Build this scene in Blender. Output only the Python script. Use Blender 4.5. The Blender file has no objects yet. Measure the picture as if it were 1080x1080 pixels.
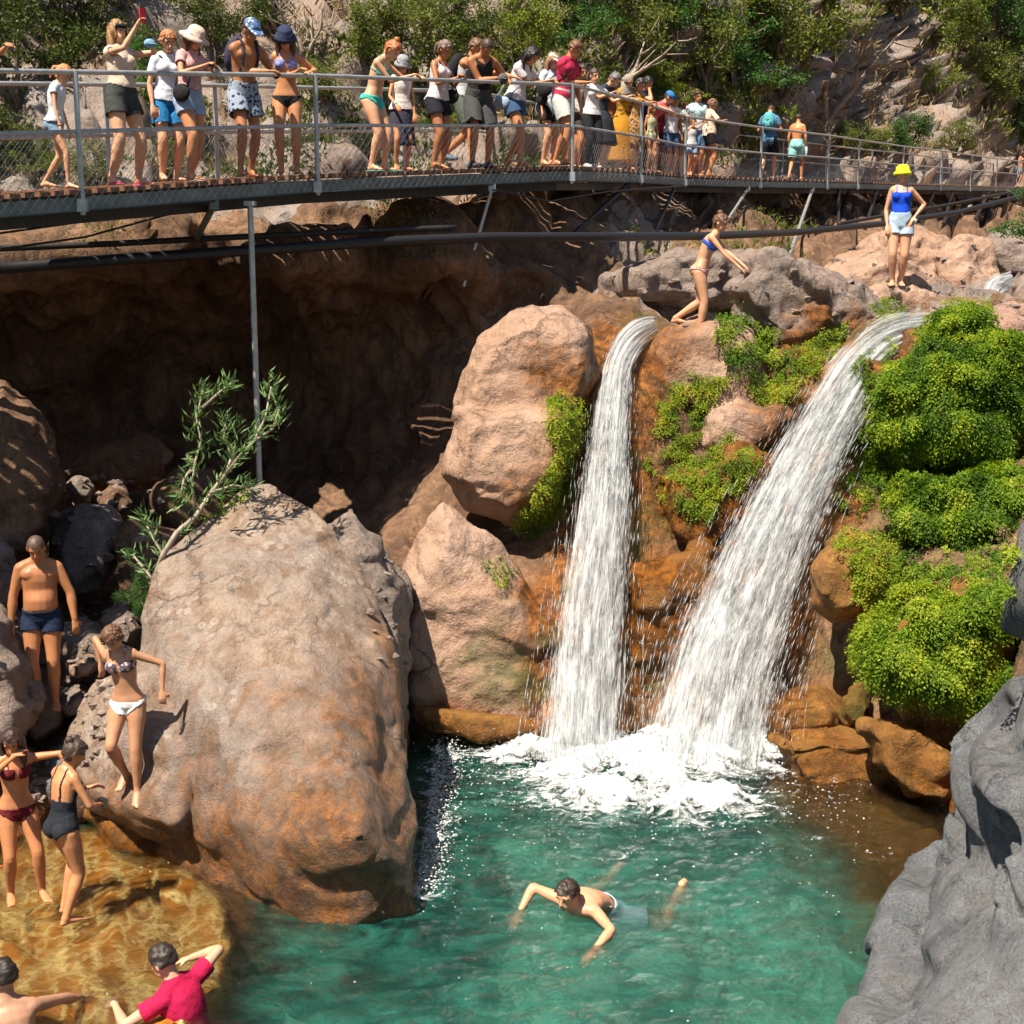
import bpy, bmesh, math, random
import numpy as np
from mathutils import Vector, Matrix
R = math.radians
rng = np.random.default_rng(7)
random.seed(7)
scene = bpy.context.scene
COL = scene.collection

# ---------------------------------------------------------------- camera model
F = 1484.0; PITCH = R(10.7); CAMZ = 5.1
sp, cp = math.sin(PITCH), math.cos(PITCH)
def P(px, py, d):
    """real place of a thing seen in direction (px,py) at a depth of d metres"""
    u = (px-540)/F; v = (py-540)/F
    return Vector((u*d, d*(cp - v*sp), CAMZ - d*(sp + v*cp)))
def PA(px, py, d):
    u = (px-540)/F; v = (py-540)/F
    return np.stack([u*d, d*(cp-v*sp), CAMZ-d*(sp+v*cp)], -1)
def dz(py, z):
    v = (py-540)/F
    return (CAMZ-z)/(sp+v*cp)
def PW(px, py, z=0.0):
    return P(px, py, dz(py, z))
def proj(p):
    x, y, z = p[0], p[1], p[2]-CAMZ
    d = y*cp - z*sp; up = y*sp + z*cp
    return 540+F*x/d, 540-F*up/d, d

# ---------------------------------------------------------------- noise
_perm = np.random.default_rng(3).permutation(256); _perm = np.concatenate([_perm]*3)
_g = np.random.default_rng(4).normal(size=(256, 3)); _g /= np.linalg.norm(_g, axis=1)[:, None]
def pnoise(p):
    p = np.asarray(p, float); i = np.floor(p).astype(int); f = p-i; i &= 255
    w = f*f*f*(f*(f*6-15)+10)
    out = np.zeros(p.shape[:-1])
    for dx in (0, 1):
        wx = w[..., 0] if dx else 1-w[..., 0]
        for dy in (0, 1):
            wy = w[..., 1] if dy else 1-w[..., 1]
            for dzz in (0, 1):
                wz = w[..., 2] if dzz else 1-w[..., 2]
                h = _perm[_perm[_perm[(i[..., 0]+dx) & 255]+((i[..., 1]+dy) & 255)]+((i[..., 2]+dzz) & 255)]
                g = _g[h]
                out += wx*wy*wz*((f[..., 0]-dx)*g[..., 0]+(f[..., 1]-dy)*g[..., 1]+(f[..., 2]-dzz)*g[..., 2])
    return out*1.6
def fbm(p, o=4, g=.5):
    s = 0; a = 1; q = np.asarray(p, float)
    for k in range(o):
        s = s+a*pnoise(q+k*17.3); a *= g; q = q*2.03
    return s
def ridged(p, o=4):
    s = 0; a = 1; q = np.asarray(p, float)
    for k in range(o):
        s = s+a*(.5-np.abs(pnoise(q+k*11.7))*1.6); a *= .5; q = q*2.1
    return s
def sstep(a, b, x):
    t = np.clip((x-a)/(b-a), 0, 1); return t*t*(3-2*t)

# ---------------------------------------------------------------- objects
def mesh_np(name, V, Fq, smooth=True):
    """V (n,3), Fq (m,k) constant-size faces"""
    me = bpy.data.meshes.new(name)
    V = np.asarray(V, np.float32); Fq = np.asarray(Fq, np.int32); m, k = Fq.shape
    me.vertices.add(len(V)); me.vertices.foreach_set('co', V.ravel())
    me.loops.add(m*k); me.loops.foreach_set('vertex_index', Fq.ravel())
    me.polygons.add(m); me.polygons.foreach_set('loop_start', np.arange(m, dtype=np.int32)*k)
    me.update(calc_edges=True)
    me.polygons.foreach_set('use_smooth', np.full(m, smooth, bool))
    return me
def link(name, me, mat=None, parent=None):
    o = bpy.data.objects.new(name, me); COL.objects.link(o)
    me.name = name
    if mat is not None:
        for m_ in (mat if isinstance(mat, (list, tuple)) else [mat]): me.materials.append(m_)
    if parent is not None: o.parent = parent
    return o
def tag(o, label=None, cat=None, group=None, kind=None):
    if label: o['label'] = label
    if cat: o['category'] = cat
    if group: o['group'] = group
    if kind: o['kind'] = kind
    return o
def thing(name, loc, label, cat, group=None, rz=0):
    o = bpy.data.objects.new(name, None); COL.objects.link(o)
    o.location = loc; o.rotation_euler = (0, 0, rz); o.empty_display_size = .1
    return tag(o, label, cat, group)
def attr(me, name, vals):
    a = me.attributes.new(name, 'FLOAT', 'POINT'); a.data.foreach_set('value', np.asarray(vals, np.float32))
def coords(me):
    a = np.empty(len(me.vertices)*3, np.float32); me.vertices.foreach_get('co', a); return a.reshape(-1, 3).astype(float)
def normals(me):
    n = len(me.vertices); a = np.empty(n*3, np.float32); me.vertex_normals.foreach_get('vector', a); return a.reshape(-1, 3).astype(float)
def setco(me, V):
    me.vertices.foreach_set('co', np.asarray(V, np.float32).ravel()); me.update()

class MB:
    """collects solid shapes into one mesh (local coordinates)"""
    def __init__(s): s.v = []; s.f = []; s.m = []
    def add(s, V, Fs, mi=0):
        b = len(s.v); s.v += [tuple(x) for x in V]; s.f += [tuple(i+b for i in f) for f in Fs]; s.m += [mi]*len(Fs); return s
    def box(s, c, size, M=None, mi=0):
        V = []
        for x in (-1, 1):
            for y in (-1, 1):
                for z in (-1, 1):
                    v = Vector((x*size[0]/2, y*size[1]/2, z*size[2]/2))
                    if M is not None: v = M @ v
                    V.append(v+Vector(c))
        return s.add(V, [(0, 1, 3, 2), (4, 6, 7, 5), (0, 4, 5, 1), (2, 3, 7, 6), (0, 2, 6, 4), (1, 5, 7, 3)], mi)
    def bar(s, a, b, w, h, mi=0, up=(0, 0, 1)):
        a = Vector(a); b = Vector(b); d = (b-a); L = d.length; d.normalize()
        x = d.cross(Vector(up)); 
        if x.length < 1e-4: x = d.cross(Vector((1, 0, 0)))
        x.normalize(); z = x.cross(d)
        V = []
        for p in (a, b):
            for sx, sz in ((-1, -1), (1, -1), (1, 1), (-1, 1)): V.append(p+x*sx*w/2+z*sz*h/2)
        return s.add(V, [(0, 1, 2, 3), (7, 6, 5, 4), (0, 4, 5, 1), (1, 5, 6, 2), (2, 6, 7, 3), (3, 7, 4, 0)], mi)
    def tube(s, pts, r, n=8, mi=0, ref=None, ry=None, capround=0.0):
        """pts list of points; r radius or list; ry optional second radii; ref = axis of the first radius"""
        pts = [Vector(p) for p in pts]; N = len(pts)
        rr = [r]*N if not hasattr(r, '__len__') else list(r)
        r2 = rr if ry is None else ([ry]*N if not hasattr(ry, '__len__') else list(ry))
        if capround:
            d0 = (pts[0]-pts[1]).normalized(); d1 = (pts[-1]-pts[-2]).normalized()
            a, b = pts[0], pts[-1]; k = capround
            for (c_, q_) in ((.7, .72), (.95, .3)):
                pts = [a+d0*rr_*c_*k for rr_ in [min(r[0] if hasattr(r, '__len__') else r, (ry[0] if hasattr(ry, '__len__') else (ry if ry is not None else 9)))]] + pts
            for (c_, q_) in ((.7, .72), (.95, .3)):
                rl = r[-1] if hasattr(r, '__len__') else r; yl = (ry[-1] if hasattr(ry, '__len__') else (ry if ry is not None else 9))
                pts = pts + [b+d1*min(rl, yl)*c_*k]
            rr = [rr[0]*.3, rr[0]*.72]+rr+[rr[-1]*.72, rr[-1]*.3]
            r2 = [r2[0]*.3, r2[0]*.72]+r2+[r2[-1]*.72, r2[-1]*.3]
            N = len(pts)
        V = []; x = None
        for i in range(N):
            t = (pts[min(i+1, N-1)]-pts[max(i-1, 0)])
            if t.length < 1e-7: t = Vector((0, 0, 1))
            t.normalize()
            if ref is not None: x = Vector(ref)
            elif x is None: x = Vector((1, 0, 0)) if abs(t.x) < .8 else Vector((0, 1, 0))
            x = x-t*x.dot(t)
            if x.length < 1e-5: x = t.cross(Vector((0.3, .5, .8)))
            x.normalize(); y = t.cross(x)
            for k in range(n):
                a = 2*math.pi*k/n; V.append(pts[i]+x*math.cos(a)*rr[i]+y*math.sin(a)*r2[i])
        Fs = [(i*n+k, i*n+(k+1) % n, (i+1)*n+(k+1) % n, (i+1)*n+k) for i in range(N-1) for k in range(n)]
        Fs += [tuple(range(n-1, -1, -1)), tuple((N-1)*n+k for k in range(n))]
        return s.add(V, Fs, mi)
    def ell(s, c, r, M=None, n=12, m=8, mi=0):
        V = []
        for j in range(1, m):
            th = math.pi*j/m
            for k in range(n):
                a = 2*math.pi*k/n
                v = Vector((r[0]*math.sin(th)*math.cos(a), r[1]*math.sin(th)*math.sin(a), r[2]*math.cos(th)))
                V.append((M @ v if M is not None else v)+Vector(c))
        top = Vector((0, 0, r[2])); bot = -top
        V += [(M @ top if M is not None else top)+Vector(c), (M @ bot if M is not None else bot)+Vector(c)]
        T = len(V)-2
        Fs = [(j*n+k, (j+1)*n+k, (j+1)*n+(k+1) % n, j*n+(k+1) % n) for j in range(m-2) for k in range(n)]
        Fs += [(T, k, (k+1) % n) for k in range(n)]+[(T+1, (m-2)*n+(k+1) % n, (m-2)*n+k) for k in range(n)]
        return s.add(V, Fs, mi)
    def mesh(s, name='m', smooth=False):
        me = bpy.data.meshes.new(name); me.from_pydata(s.v, [], s.f); me.update()
        if any(s.m): me.polygons.foreach_set('material_index', s.m)
        me.polygons.foreach_set('use_smooth', [smooth]*len(s.f))
        return me
    def build(s, name, mat, parent=None, smooth=False):
        o = link(name, s.mesh(name, smooth), mat, parent)
        return o

def evaluate(me, mods):
    """runs modifiers over a mesh and hands back the result as a new mesh"""
    o = bpy.data.objects.new('tmp', me); COL.objects.link(o)
    for kind, props in mods:
        m = o.modifiers.new(kind, kind)
        for k, v in props.items(): setattr(m, k, v)
    dg = bpy.context.evaluated_depsgraph_get(); dg.update()
    out = bpy.data.meshes.new_from_object(o.evaluated_get(dg))
    bpy.data.objects.remove(o)
    return out

# ---------------------------------------------------------------- node helpers
class NT:
    def __init__(s, name):
        s.mat = bpy.data.materials.new(name); s.mat.use_nodes = True; s.t = s.mat.node_tree; s.t.nodes.clear()
        s.out = s.t.nodes.new('ShaderNodeOutputMaterial')
    def n(s, kind, ins=None, **props):
        nd = s.t.nodes.new(kind)
        for k, v in props.items(): setattr(nd, k, v)
        for k, v in (ins or {}).items():
            if isinstance(v, bpy.types.NodeSocket): s.t.links.new(v, nd.inputs[k])
            else: nd.inputs[k].default_value = v
        return nd
    def link(s, a, b): s.t.links.new(a, b)
    def ramp(s, fac, stops, interp='LINEAR'):
        nd = s.t.nodes.new('ShaderNodeValToRGB'); cr = nd.color_ramp; cr.interpolation = interp
        while len(cr.elements) > 1: cr.elements.remove(cr.elements[-1])
        cr.elements[0].position = stops[0][0]; c = stops[0][1]; cr.elements[0].color = (*c, 1) if hasattr(c, '__len__') else (c, c, c, 1)
        for p_, c in stops[1:]:
            e = cr.elements.new(p_); e.color = (*c, 1) if hasattr(c, '__len__') else (c, c, c, 1)
        s.link(fac, nd.inputs[0]); return nd.outputs[0]
    def mix(s, fac, a, b, mode='MIX'):
        nd = s.t.nodes.new('ShaderNodeMix'); nd.data_type = 'RGBA'; nd.blend_type = mode
        for ii_, v in ((0, fac), (6, a), (7, b)):
            sock = nd.inputs[ii_]
            if isinstance(v, bpy.types.NodeSocket): s.link(v, sock)
            elif hasattr(v, '__len__'): sock.default_value = (*v[:3], 1)
            else: sock.default_value = v if ii_ == 0 else (v, v, v, 1)
        return nd.outputs[2]
    def math(s, op, a, b=0.0, clamp=False):
        nd = s.t.nodes.new('ShaderNodeMath'); nd.operation = op; nd.use_clamp = clamp
        for i, v in enumerate((a, b)):
            if isinstance(v, bpy.types.NodeSocket): s.link(v, nd.inputs[i])
            else: nd.inputs[i].default_value = v
        return nd.outputs[0]
    def noise(s, vec, scale, detail=4, rough=.55, dist=0.0, out=0):
        nd = s.n('ShaderNodeTexNoise', {'Scale': scale, 'Detail': detail, 'Roughness': rough, 'Distortion': dist})
        if vec is not None: s.link(vec, nd.inputs['Vector'])
        return nd.outputs[out]
    def mapping(s, vec, scale=(1, 1, 1), rot=(0, 0, 0)):
        nd = s.n('ShaderNodeMapping', {'Scale': scale, 'Rotation': rot}); s.link(vec, nd.inputs['Vector']); return nd.outputs[0]
    def bump(s, h, strength=.5, dist=.02, normal=None):
        nd = s.n('ShaderNodeBump', {'Strength': strength, 'Distance': dist, 'Height': h})
        if normal is not None: s.link(normal, nd.inputs['Normal'])
        return nd.outputs[0]
    def attr(s, name):
        return s.n('ShaderNodeAttribute', attribute_name=name).outputs['Fac']
    def bsdf(s, **ins):
        b = s.n('ShaderNodeBsdfPrincipled', ins); s.link(b.outputs[0], s.out.inputs['Surface']); return b

_simple = {}
def simple(color, rough=.6, metal=0.0, spec=.4, var=.12, scale=25, bump=0.0, name='paint'):
    key = (tuple(color), rough, metal, spec, var, scale, bump)
    if key in _simple: return _simple[key]
    t = NT(name); g = t.n('ShaderNodeTexCoord').outputs['Object']
    nz = t.noise(g, scale, 3)
    c = t.mix(t.ramp(nz, [(.3, 0.0), (.7, 1.0)]), [x*(1-var) for x in color], [min(1, x*(1+var)) for x in color])
    b = t.bsdf(**{'Base Color': c, 'Roughness': rough, 'Metallic': metal, 'Specular IOR Level': spec})
    if bump: t.link(t.bump(nz, bump, .01), b.inputs['Normal'])
    _simple[key] = t.mat
    return t.mat
# ---------------------------------------------------------------- rock
FALL_L = [(668, 346, 17.0), (650, 385, 16.6), (641, 450, 16.05), (630, 550, 15.5), (620, 650, 15.0), (612, 775, 14.45)]
FALL_R = [(935, 352, 17.2), (905, 388, 16.8), (868, 450, 16.3), (828, 530, 15.7), (790, 620, 15.2), (762, 700, 14.8), (745, 782, 14.4)]
def seg_dist(p, a, b):
    a = np.array(a); b = np.array(b); ab = b-a; t = np.clip(((p-a)@ab)/(ab@ab), 0, 1)
    return np.linalg.norm(p-(a+t[:, None]*ab), axis=1)
_fl = [[tuple(P(*q)) for q in L] for L in (FALL_L, FALL_R)]
def wetness(p):
    """0..1 where the rock is stained orange by running water"""
    p = np.asarray(p, float); n = fbm(p*1.3, 4)*.5
    d = np.full(len(p), 99.)
    for L in _fl:
        for a, b in zip(L[:-1], L[1:]): d = np.minimum(d, seg_dist(p, a, b))
    w = 1-sstep(.55, 1.15, d+n*.9)
    low = 1-sstep(.12, .65, p[:, 2]+n*.7)
    return np.clip(np.maximum(w, low*.95), 0, 1)

def rock_mat(name, c1, c2, c3, stain=(.40, .145, .025), scale=1.0, streak=0.0, lich=0.0, bump=.55, rough=.82, streakcol=(.16, .09, .05), facet=.5):
    t = NT(name); pos = t.n('ShaderNodeNewGeometry').outputs['Position']
    big = t.noise(pos, .9*scale, 5, .6, .3); mid = t.noise(pos, 4.5*scale, 6, .65, .5); fine = t.noise(pos, 58*scale, 5, .72)
    c = t.mix(t.ramp(big, [(.36, 0.0), (.62, 1.0)]), c1, c2)
    c = t.mix(t.ramp(mid, [(.5, 0.0), (.72, .85)]), c, c3)
    c = t.mix(.55, c, t.ramp(fine, [(.28, .15), (.5, .62), (.72, 1.0)]), 'MULTIPLY')
    c = t.mix(1.0, c, (1.28, 1.28, 1.28), 'MULTIPLY')
    # dark veins / cracks
    vo = t.n('ShaderNodeTexVoronoi', {'Scale': 1.5*scale}, feature='DISTANCE_TO_EDGE')
    wv = t.n('ShaderNodeVectorMath', {0: pos, 1: t.mix(1.0, t.mix(.35, t.noise(pos, 1.6*scale, 5, .7, 0, 1), t.noise(pos, 9.*scale, 4, .7, 0, 1)), (.45, .45, .45), 'MULTIPLY')}, operation='ADD').outputs[0]
    t.link(wv, vo.inputs['Vector'])
    crack = t.ramp(vo.outputs['Distance'], [(0.0, 0.0), (.02, .75), (.06, 1.0)])
    vo2 = t.n('ShaderNodeTexVoronoi', {'Scale': 3.7*scale}, feature='DISTANCE_TO_EDGE'); t.link(wv, vo2.inputs['Vector'])
    crack = t.mix(t.ramp(t.noise(pos, 1.7*scale, 2), [(.52, 0.0), (.6, 1.0)]), crack, t.mix(1.0, crack, t.ramp(vo2.outputs['Distance'], [(0.0, .1), (.025, .8), (.06, 1.0)]), 'MULTIPLY'))
    crackm = t.mix(t.ramp(t.noise(pos, 1.1*scale, 2), [(.5, 0.0), (.6, 1.0)]), (1, 1, 1), crack)
    c = t.mix(.7, c, crackm, 'MULTIPLY')
    lt = t.noise(t.mapping(pos, (3, 3, .7)), 3.2*scale, 7, .75, 1.2); c = t.mix(t.math('MULTIPLY', t.ramp(lt, [(.56, 0.0), (.68, 1.0)]), .45), c, [min(1, x*1.55) for x in c2])
    if streak:
        sm = t.mapping(pos, (2.2, 2.2, .32)); sn = t.noise(sm, 2.2, 6, .7, .6)
        c = t.mix(t.math('MULTIPLY', t.ramp(sn, [(.46, 0.0), (.66, 1.0)]), streak), c, streakcol)
    if lich:
        lv = t.n('ShaderNodeTexVoronoi', {'Scale': 9.0, 'Randomness': 1.0}); t.link(pos, lv.inputs['Vector'])
        ring = t.ramp(lv.outputs['Distance'], [(.10, .25), (.2, 1.0), (.32, .9), (.42, 0.0)])
        msk = t.math('MULTIPLY', ring, t.ramp(t.noise(pos, 1.6, 3), [(.52, 0.0), (.6, 1.0)]))
        up = t.n('ShaderNodeSeparateXYZ', {0: t.n('ShaderNodeNewGeometry').outputs['Normal']}).outputs[2]
        msk = t.math('MULTIPLY', msk, t.ramp(up, [(.25, 0.0), (.6, 1.0)]))
        c = t.mix(t.math('MULTIPLY', msk, lich), c, (.52, .45, .40))
    wet = t.attr('wet')
    wn = t.noise(pos, 7, 5, .7, .4)
    st = t.mix(t.ramp(wn, [(.42, 0.0), (.68, 1.0)]), [x*.2 for x in stain], stain)
    st = t.mix(t.ramp(t.noise(pos, 3.1, 4), [(.62, 0.0), (.72, .8)]), st, (.07, .085, .012))
    c = t.mix(wet, c, st)
    moss = t.math('MULTIPLY', t.attr('moss'), t.ramp(mid, [(.3, .4), (.55, 1.0)]))
    c = t.mix(moss, c, (.055, .085, .012))
    h = t.mix(.5, t.ramp(mid, [(.2, 0.0), (.8, 1.0)]), fine)
    h = t.mix(.35, h, crackm, 'MULTIPLY')
    fv = t.n('ShaderNodeTexVoronoi', {'Scale': 2.3*scale}); t.link(wv, fv.inputs['Vector']); fv2 = t.n('ShaderNodeTexVoronoi', {'Scale': 7.5*scale}); t.link(wv, fv2.inputs['Vector'])
    fh = t.math('ADD', t.math('MULTIPLY', fv.outputs['Distance'], 1.0), t.math('MULTIPLY', fv2.outputs['Distance'], .4))
    nb = t.bump(fh, facet, .22); nb = t.bump(h, bump, .06, nb); nb = t.bump(t.noise(pos, 120*scale, 4, .7), .35, .012, nb)
    ro = t.math('SUBTRACT', rough, t.math('MULTIPLY', wet, t.ramp(wn, [(.4, .25), (.6, .55)])), True)
    b = t.bsdf(**{'Base Color': c, 'Roughness': ro, 'Specular IOR Level': .35}); t.link(nb, b.inputs['Normal'])
    return t.mat
M_PINK = rock_mat('pale rock', (.43, .29, .215), (.38, .235, .155), (.26, .165, .115), streak=.25, streakcol=(.27, .17, .115))
M_BOULD = rock_mat('lichen boulder rock', (.31, .265, .235), (.42, .315, .24), (.18, .135, .105), streak=.8, lich=.55, streakcol=(.20, .11, .055), bump=.9, rough=.62, facet=.35)
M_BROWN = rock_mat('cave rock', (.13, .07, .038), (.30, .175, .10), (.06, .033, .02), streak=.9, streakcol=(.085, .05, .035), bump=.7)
M_GREY = rock_mat('grey limestone', (.155, .172, .19), (.24, .25, .262), (.085, .092, .10), streak=.45, streakcol=(.17, .14, .12), bump=1.0, facet=.75)
M_WARM = rock_mat('weathered grey brown rock', (.29, .24, .21), (.37, .285, .235), (.16, .13, .115), streak=.3, bump=.95, facet=.7)
M_SLOPE = rock_mat('hillside scree', (.33, .29, .26), (.33, .23, .17), (.19, .155, .125), scale=.8, bump=1.0)
M_RED = rock_mat('reddish rock', (.40, .24, .18), (.45, .31, .25), (.28, .17, .13), bump=.8)
M_OCHRE = rock_mat('ochre wet rock', (.26, .11, .025), (.40, .20, .05), (.10, .05, .018), rough=.55, bump=1.0)
M_BED = rock_mat('pool bed rock', (.38, .52, .42), (.50, .62, .48), (.16, .28, .22), bump=.7, scale=.8, stain=(.40, .42, .30))

# ---------------------------------------------------------------- leaves
def leaf_mat(name, stops, trans=.35, rough=.45):
    t = NT(name); a = t.attr('rnd'); c = t.ramp(a, stops)
    d = t.n('ShaderNodeBsdfPrincipled', {'Base Color': c, 'Roughness': rough, 'Specular IOR Level': .25})
    tr = t.n('ShaderNodeBsdfTranslucent', {'Color': t.mix(1.0, c, (1.25, 1.35, .6), 'MULTIPLY')})
    m = t.n('ShaderNodeMixShader', {0: trans}); t.link(d.outputs[0], m.inputs[1]); t.link(tr.outputs[0], m.inputs[2])
    t.link(m.outputs[0], t.out.inputs['Surface']); return t.mat
L_FERN = leaf_mat('maidenhair fern green', [(0, (.035, .085, .007)), (.4, (.11, .21, .012)), (.75, (.24, .33, .018)), (1, (.40, .44, .04))], .4)
L_FERNY = leaf_mat('yellow green fern', [(0, (.08, .14, .01)), (.45, (.20, .28, .015)), (.85, (.36, .40, .03)), (1, (.46, .32, .04))], .4)
L_DARK = leaf_mat('dark hillside leaves', [(0, (.03, .05, .010)), (.6, (.075, .11, .02)), (1, (.18, .19, .045))])
L_MID = leaf_mat('olive hillside leaves', [(0, (.06, .085, .015)), (.6, (.16, .20, .035)), (1, (.32, .31, .08))])
L_LIGHT = leaf_mat('yellow green leaves', [(0, (.09, .13, .015)), (.6, (.22, .27, .03)), (1, (.38, .38, .06))])
L_GREEN = leaf_mat('fresh green leaves', [(0, (.03, .085, .02)), (.6, (.065, .16, .03)), (1, (.14, .24, .06))])
L_DRY = leaf_mat('dry twigs and straw', [(0, (.16, .11, .055)), (.6, (.30, .21, .10)), (1, (.42, .33, .18))], .15)
L_OLE = leaf_mat('oleander leaves', [(0, (.06, .12, .04)), (.6, (.12, .22, .07)), (1, (.24, .32, .13))], .25, .4)
M_BARK = simple((.17, .13, .10), .85, var=.4, scale=14, bump=.5, name='bark')
M_PALEBARK = simple((.33, .27, .21), .8, var=.3, scale=14, bump=.4, name='pale bark')
M_SOIL = rock_mat('mossy root mass', (.06, .075, .018), (.13, .07, .02), (.035, .045, .012), bump=.9)
# ---------------------------------------------------------------- metals
M_GALV = simple((.44, .46, .46), .45, .55, var=.18, scale=9, name='galvanised steel')
M_BEAM = simple((.17, .19, .175), .6, .2, var=.3, scale=7, name='weathered green grey steel')
M_DARKST = simple((.035, .032, .030), .55, .3, var=.3, name='dark steel')
M_DECK = simple((.20, .095, .05), .8, var=.45, scale=30, name='rusty deck slats')
M_WIRE = simple((.36, .36, .34), .5, .5, name='wire')
M_PIPE = simple((.018, .018, .02), .45, spec=.4, var=.2, name='black pipe')
# ---------------------------------------------------------------- the canyon side: one continuous sheet of rock
CP = []
def row(y, **kw):
    pass
def rows(y, *pairs):
    for x, d in pairs: CP.append((x, y, d))
rows(-260, (-400, 21), (200, 27), (560, 34), (830, 60), (1000, 95), (1500, 110))
rows(-120, (-400, 19), (0, 22.5), (200, 24), (400, 26), (560, 29), (700, 35), (830, 48), (950, 76), (1100, 92), (1500, 95))
rows(0, (-400, 17.5), (-100, 19.3), (0, 20), (200, 21.5), (400, 23.5), (560, 26), (700, 31), (830, 42), (950, 66), (1080, 78), (1500, 80))
rows(100, (-400, 16.4), (0, 18.6), (200, 19.8), (400, 21.2), (560, 23.6), (700, 30), (830, 40), (900, 52), (980, 64), (1080, 74), (1500, 72))
rows(190, (-400, 14), (0, 16.9), (200, 18.2), (400, 19.7), (600, 23.), (700, 29), (830, 38.5), (900, 44.5), (1000, 57), (1100, 70), (1500, 66))
rows(250, (-400, 13.5), (0, 16.5), (200, 17.6), (400, 18.8), (560, 20.3), (640, 21.8), (720, 25), (830, 31), (900, 35), (1000, 44), (1100, 50), (1500, 50))
rows(283, (-400, 13.2), (0, 15.9), (150, 16.4), (300, 17.1), (450, 18.1), (560, 19.3), (640, 20.6), (740, 23), (900, 26), (1060, 30))
rows(312, (0, 17.2), (150, 17.9), (300, 18.4), (440, 19.2), (560, 19.7))
rows(300, (700, 21), (780, 21.5), (960, 22), (1060, 24), (1300, 22))
rows(330, (860, 20), (960, 19.2), (1060, 20.5), (1180, 19.5))
rows(350, (935, 17.7), (1010, 17.7), (1090, 18.3), (700, 18.2), (640, 17.7))
rows(365, (-400, 15.5), (-100, 18.2), (0, 19), (150, 19.9), (300, 20), (410, 19.6), (500, 18.8), (580, 18.2), (760, 18.1), (830, 17.6))
rows(450, (-400, 15), (-100, 18.5), (0, 20), (150, 20.9), (300, 20.6), (420, 19.2), (500, 17.8), (570, 16.9), (641, 16.45), (690, 16.5), (760, 17.), (870, 16.9), (960, 16.9), (1080, 16.8), (1300, 15.5))
rows(540, (-400, 14), (-100, 17.5), (0, 19.2), (150, 19.6), (300, 19), (410, 17.6), (500, 16.8), (590, 16.1), (632, 15.95), (690, 16.0), (830, 16.15), (900, 16.2), (1000, 15.7), (1080, 14.9), (1300, 13))
rows(620, (-400, 12.6), (-100, 15), (0, 16.6), (150, 16.4), (300, 16.), (420, 15.9), (520, 15.6), (620, 15.45), (690, 15.6), (790, 15.65), (880, 15.7), (1000, 14.6), (1080, 13.6), (1300, 11.5))
rows(700, (-400, 11.5), (-100, 13.2), (0, 14.2), (100, 14.5), (300, 15), (430, 15.3), (600, 15.15), (690, 15.3), (760, 15.2), (850, 15.4), (930, 15.), (1080, 12.7), (1300, 10.2))
rows(765, (-400, 10.6), (-100, 12.3), (0, 13.1), (100, 13.6), (200, 14.6), (320, 15), (460, 15.1), (600, 14.85), (690, 14.9), (760, 14.8), (860, 15.1), (930, 14.6), (1000, 13.8), (1080, 12), (1300, 9.5))
rows(850, (-400, 10), (-100, 11.6), (0, 12.25), (80, 12.8), (200, 14.9), (460, 15.4), (700, 15.3), (850, 15.3), (950, 14.6), (1000, 13.), (1080, 11.2), (1300, 8.8))
rows(950, (-400, 9), (-100, 10.8), (0, 12.4), (200, 15), (460, 15.6), (700, 15.6), (900, 15.2), (1000, 13.), (1080, 10.6), (1300, 8.3))
rows(1150, (-400, 8), (-100, 10.2), (0, 13), (200, 15.5), (460, 16), (700, 16), (900, 15), (1000, 12), (1080, 10), (1300, 8))
rows(1150, (1500, 7.6)); rows(600, (1500, 10))
CP = np.array(CP, float)
def tps_fit(c):
    X = c[:, :2]/400.; y = np.log(c[:, 2]); n = len(X)
    r2 = ((X[:, None]-X[None])**2).sum(-1)+1e-12
    K = .5*r2*np.log(r2)+np.eye(n)*.0006
    Pm = np.c_[np.ones(n), X]
    A = np.block([[K, Pm], [Pm.T, np.zeros((3, 3))]])
    w = np.linalg.solve(A, np.r_[y, 0, 0, 0]); return X, w
_tx, _tw = tps_fit(CP)
def sheet_d(px, py):
    q = np.stack([np.asarray(px, float).ravel(), np.asarray(py, float).ravel()], 1)/400.
    out = np.zeros(len(q))
    for s in range(0, len(q), 20000):
        r2 = ((q[s:s+20000, None]-_tx[None])**2).sum(-1)+1e-12
        out[s:s+20000] = (.5*r2*np.log(r2))@_tw[:len(_tx)]+_tw[-3]+q[s:s+20000]@_tw[-2:]
    return np.exp(out).reshape(np.shape(px))

SX = np.arange(-420, 1501, 5.); SY = np.arange(-260, 1151, 5.)
gx, gy = np.meshgrid(SX, SY); gd = sheet_d(gx, gy)
V = PA(gx, gy, gd).reshape(-1, 3)
h, w_ = gx.shape
idx = np.arange(h*w_).reshape(h, w_)
Fq = np.stack([idx[:-1, :-1], idx[1:, :-1], idx[1:, 1:], idx[:-1, 1:]], -1).reshape(-1, 4)
me = mesh_np('canyon_side', V, Fq)
N = normals(me)
dd = gd.ravel()
big = fbm(V*.55+3, 3)*np.clip(dd*.022, .2, 1.6)
rid = ridged(V*np.array([1.3, 1.3, .9])+9, 5)*np.clip(dd*.012, .12, .8)
xx, yy = gx.ravel(), gy.ravel()
calm = np.clip(1-.85*np.exp(-(((xx-740)/230)**2+((yy-560)/260)**2)), 0, 1)      # smooth water-worn rock behind the falls
cave = sstep(270, 320, yy)*(1-sstep(560, 680, yy))*(1-sstep(430, 520, xx))
flute = (np.abs(pnoise(np.stack([V[:, 0]*1.6+fbm(V*.8, 2)*1.1, V[:, 2]*.25, V[:, 1]*.4], 1)))*.75)*cave
top = 1-sstep(180, 215, yy)
near = sstep(640, 800, yy)
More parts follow.
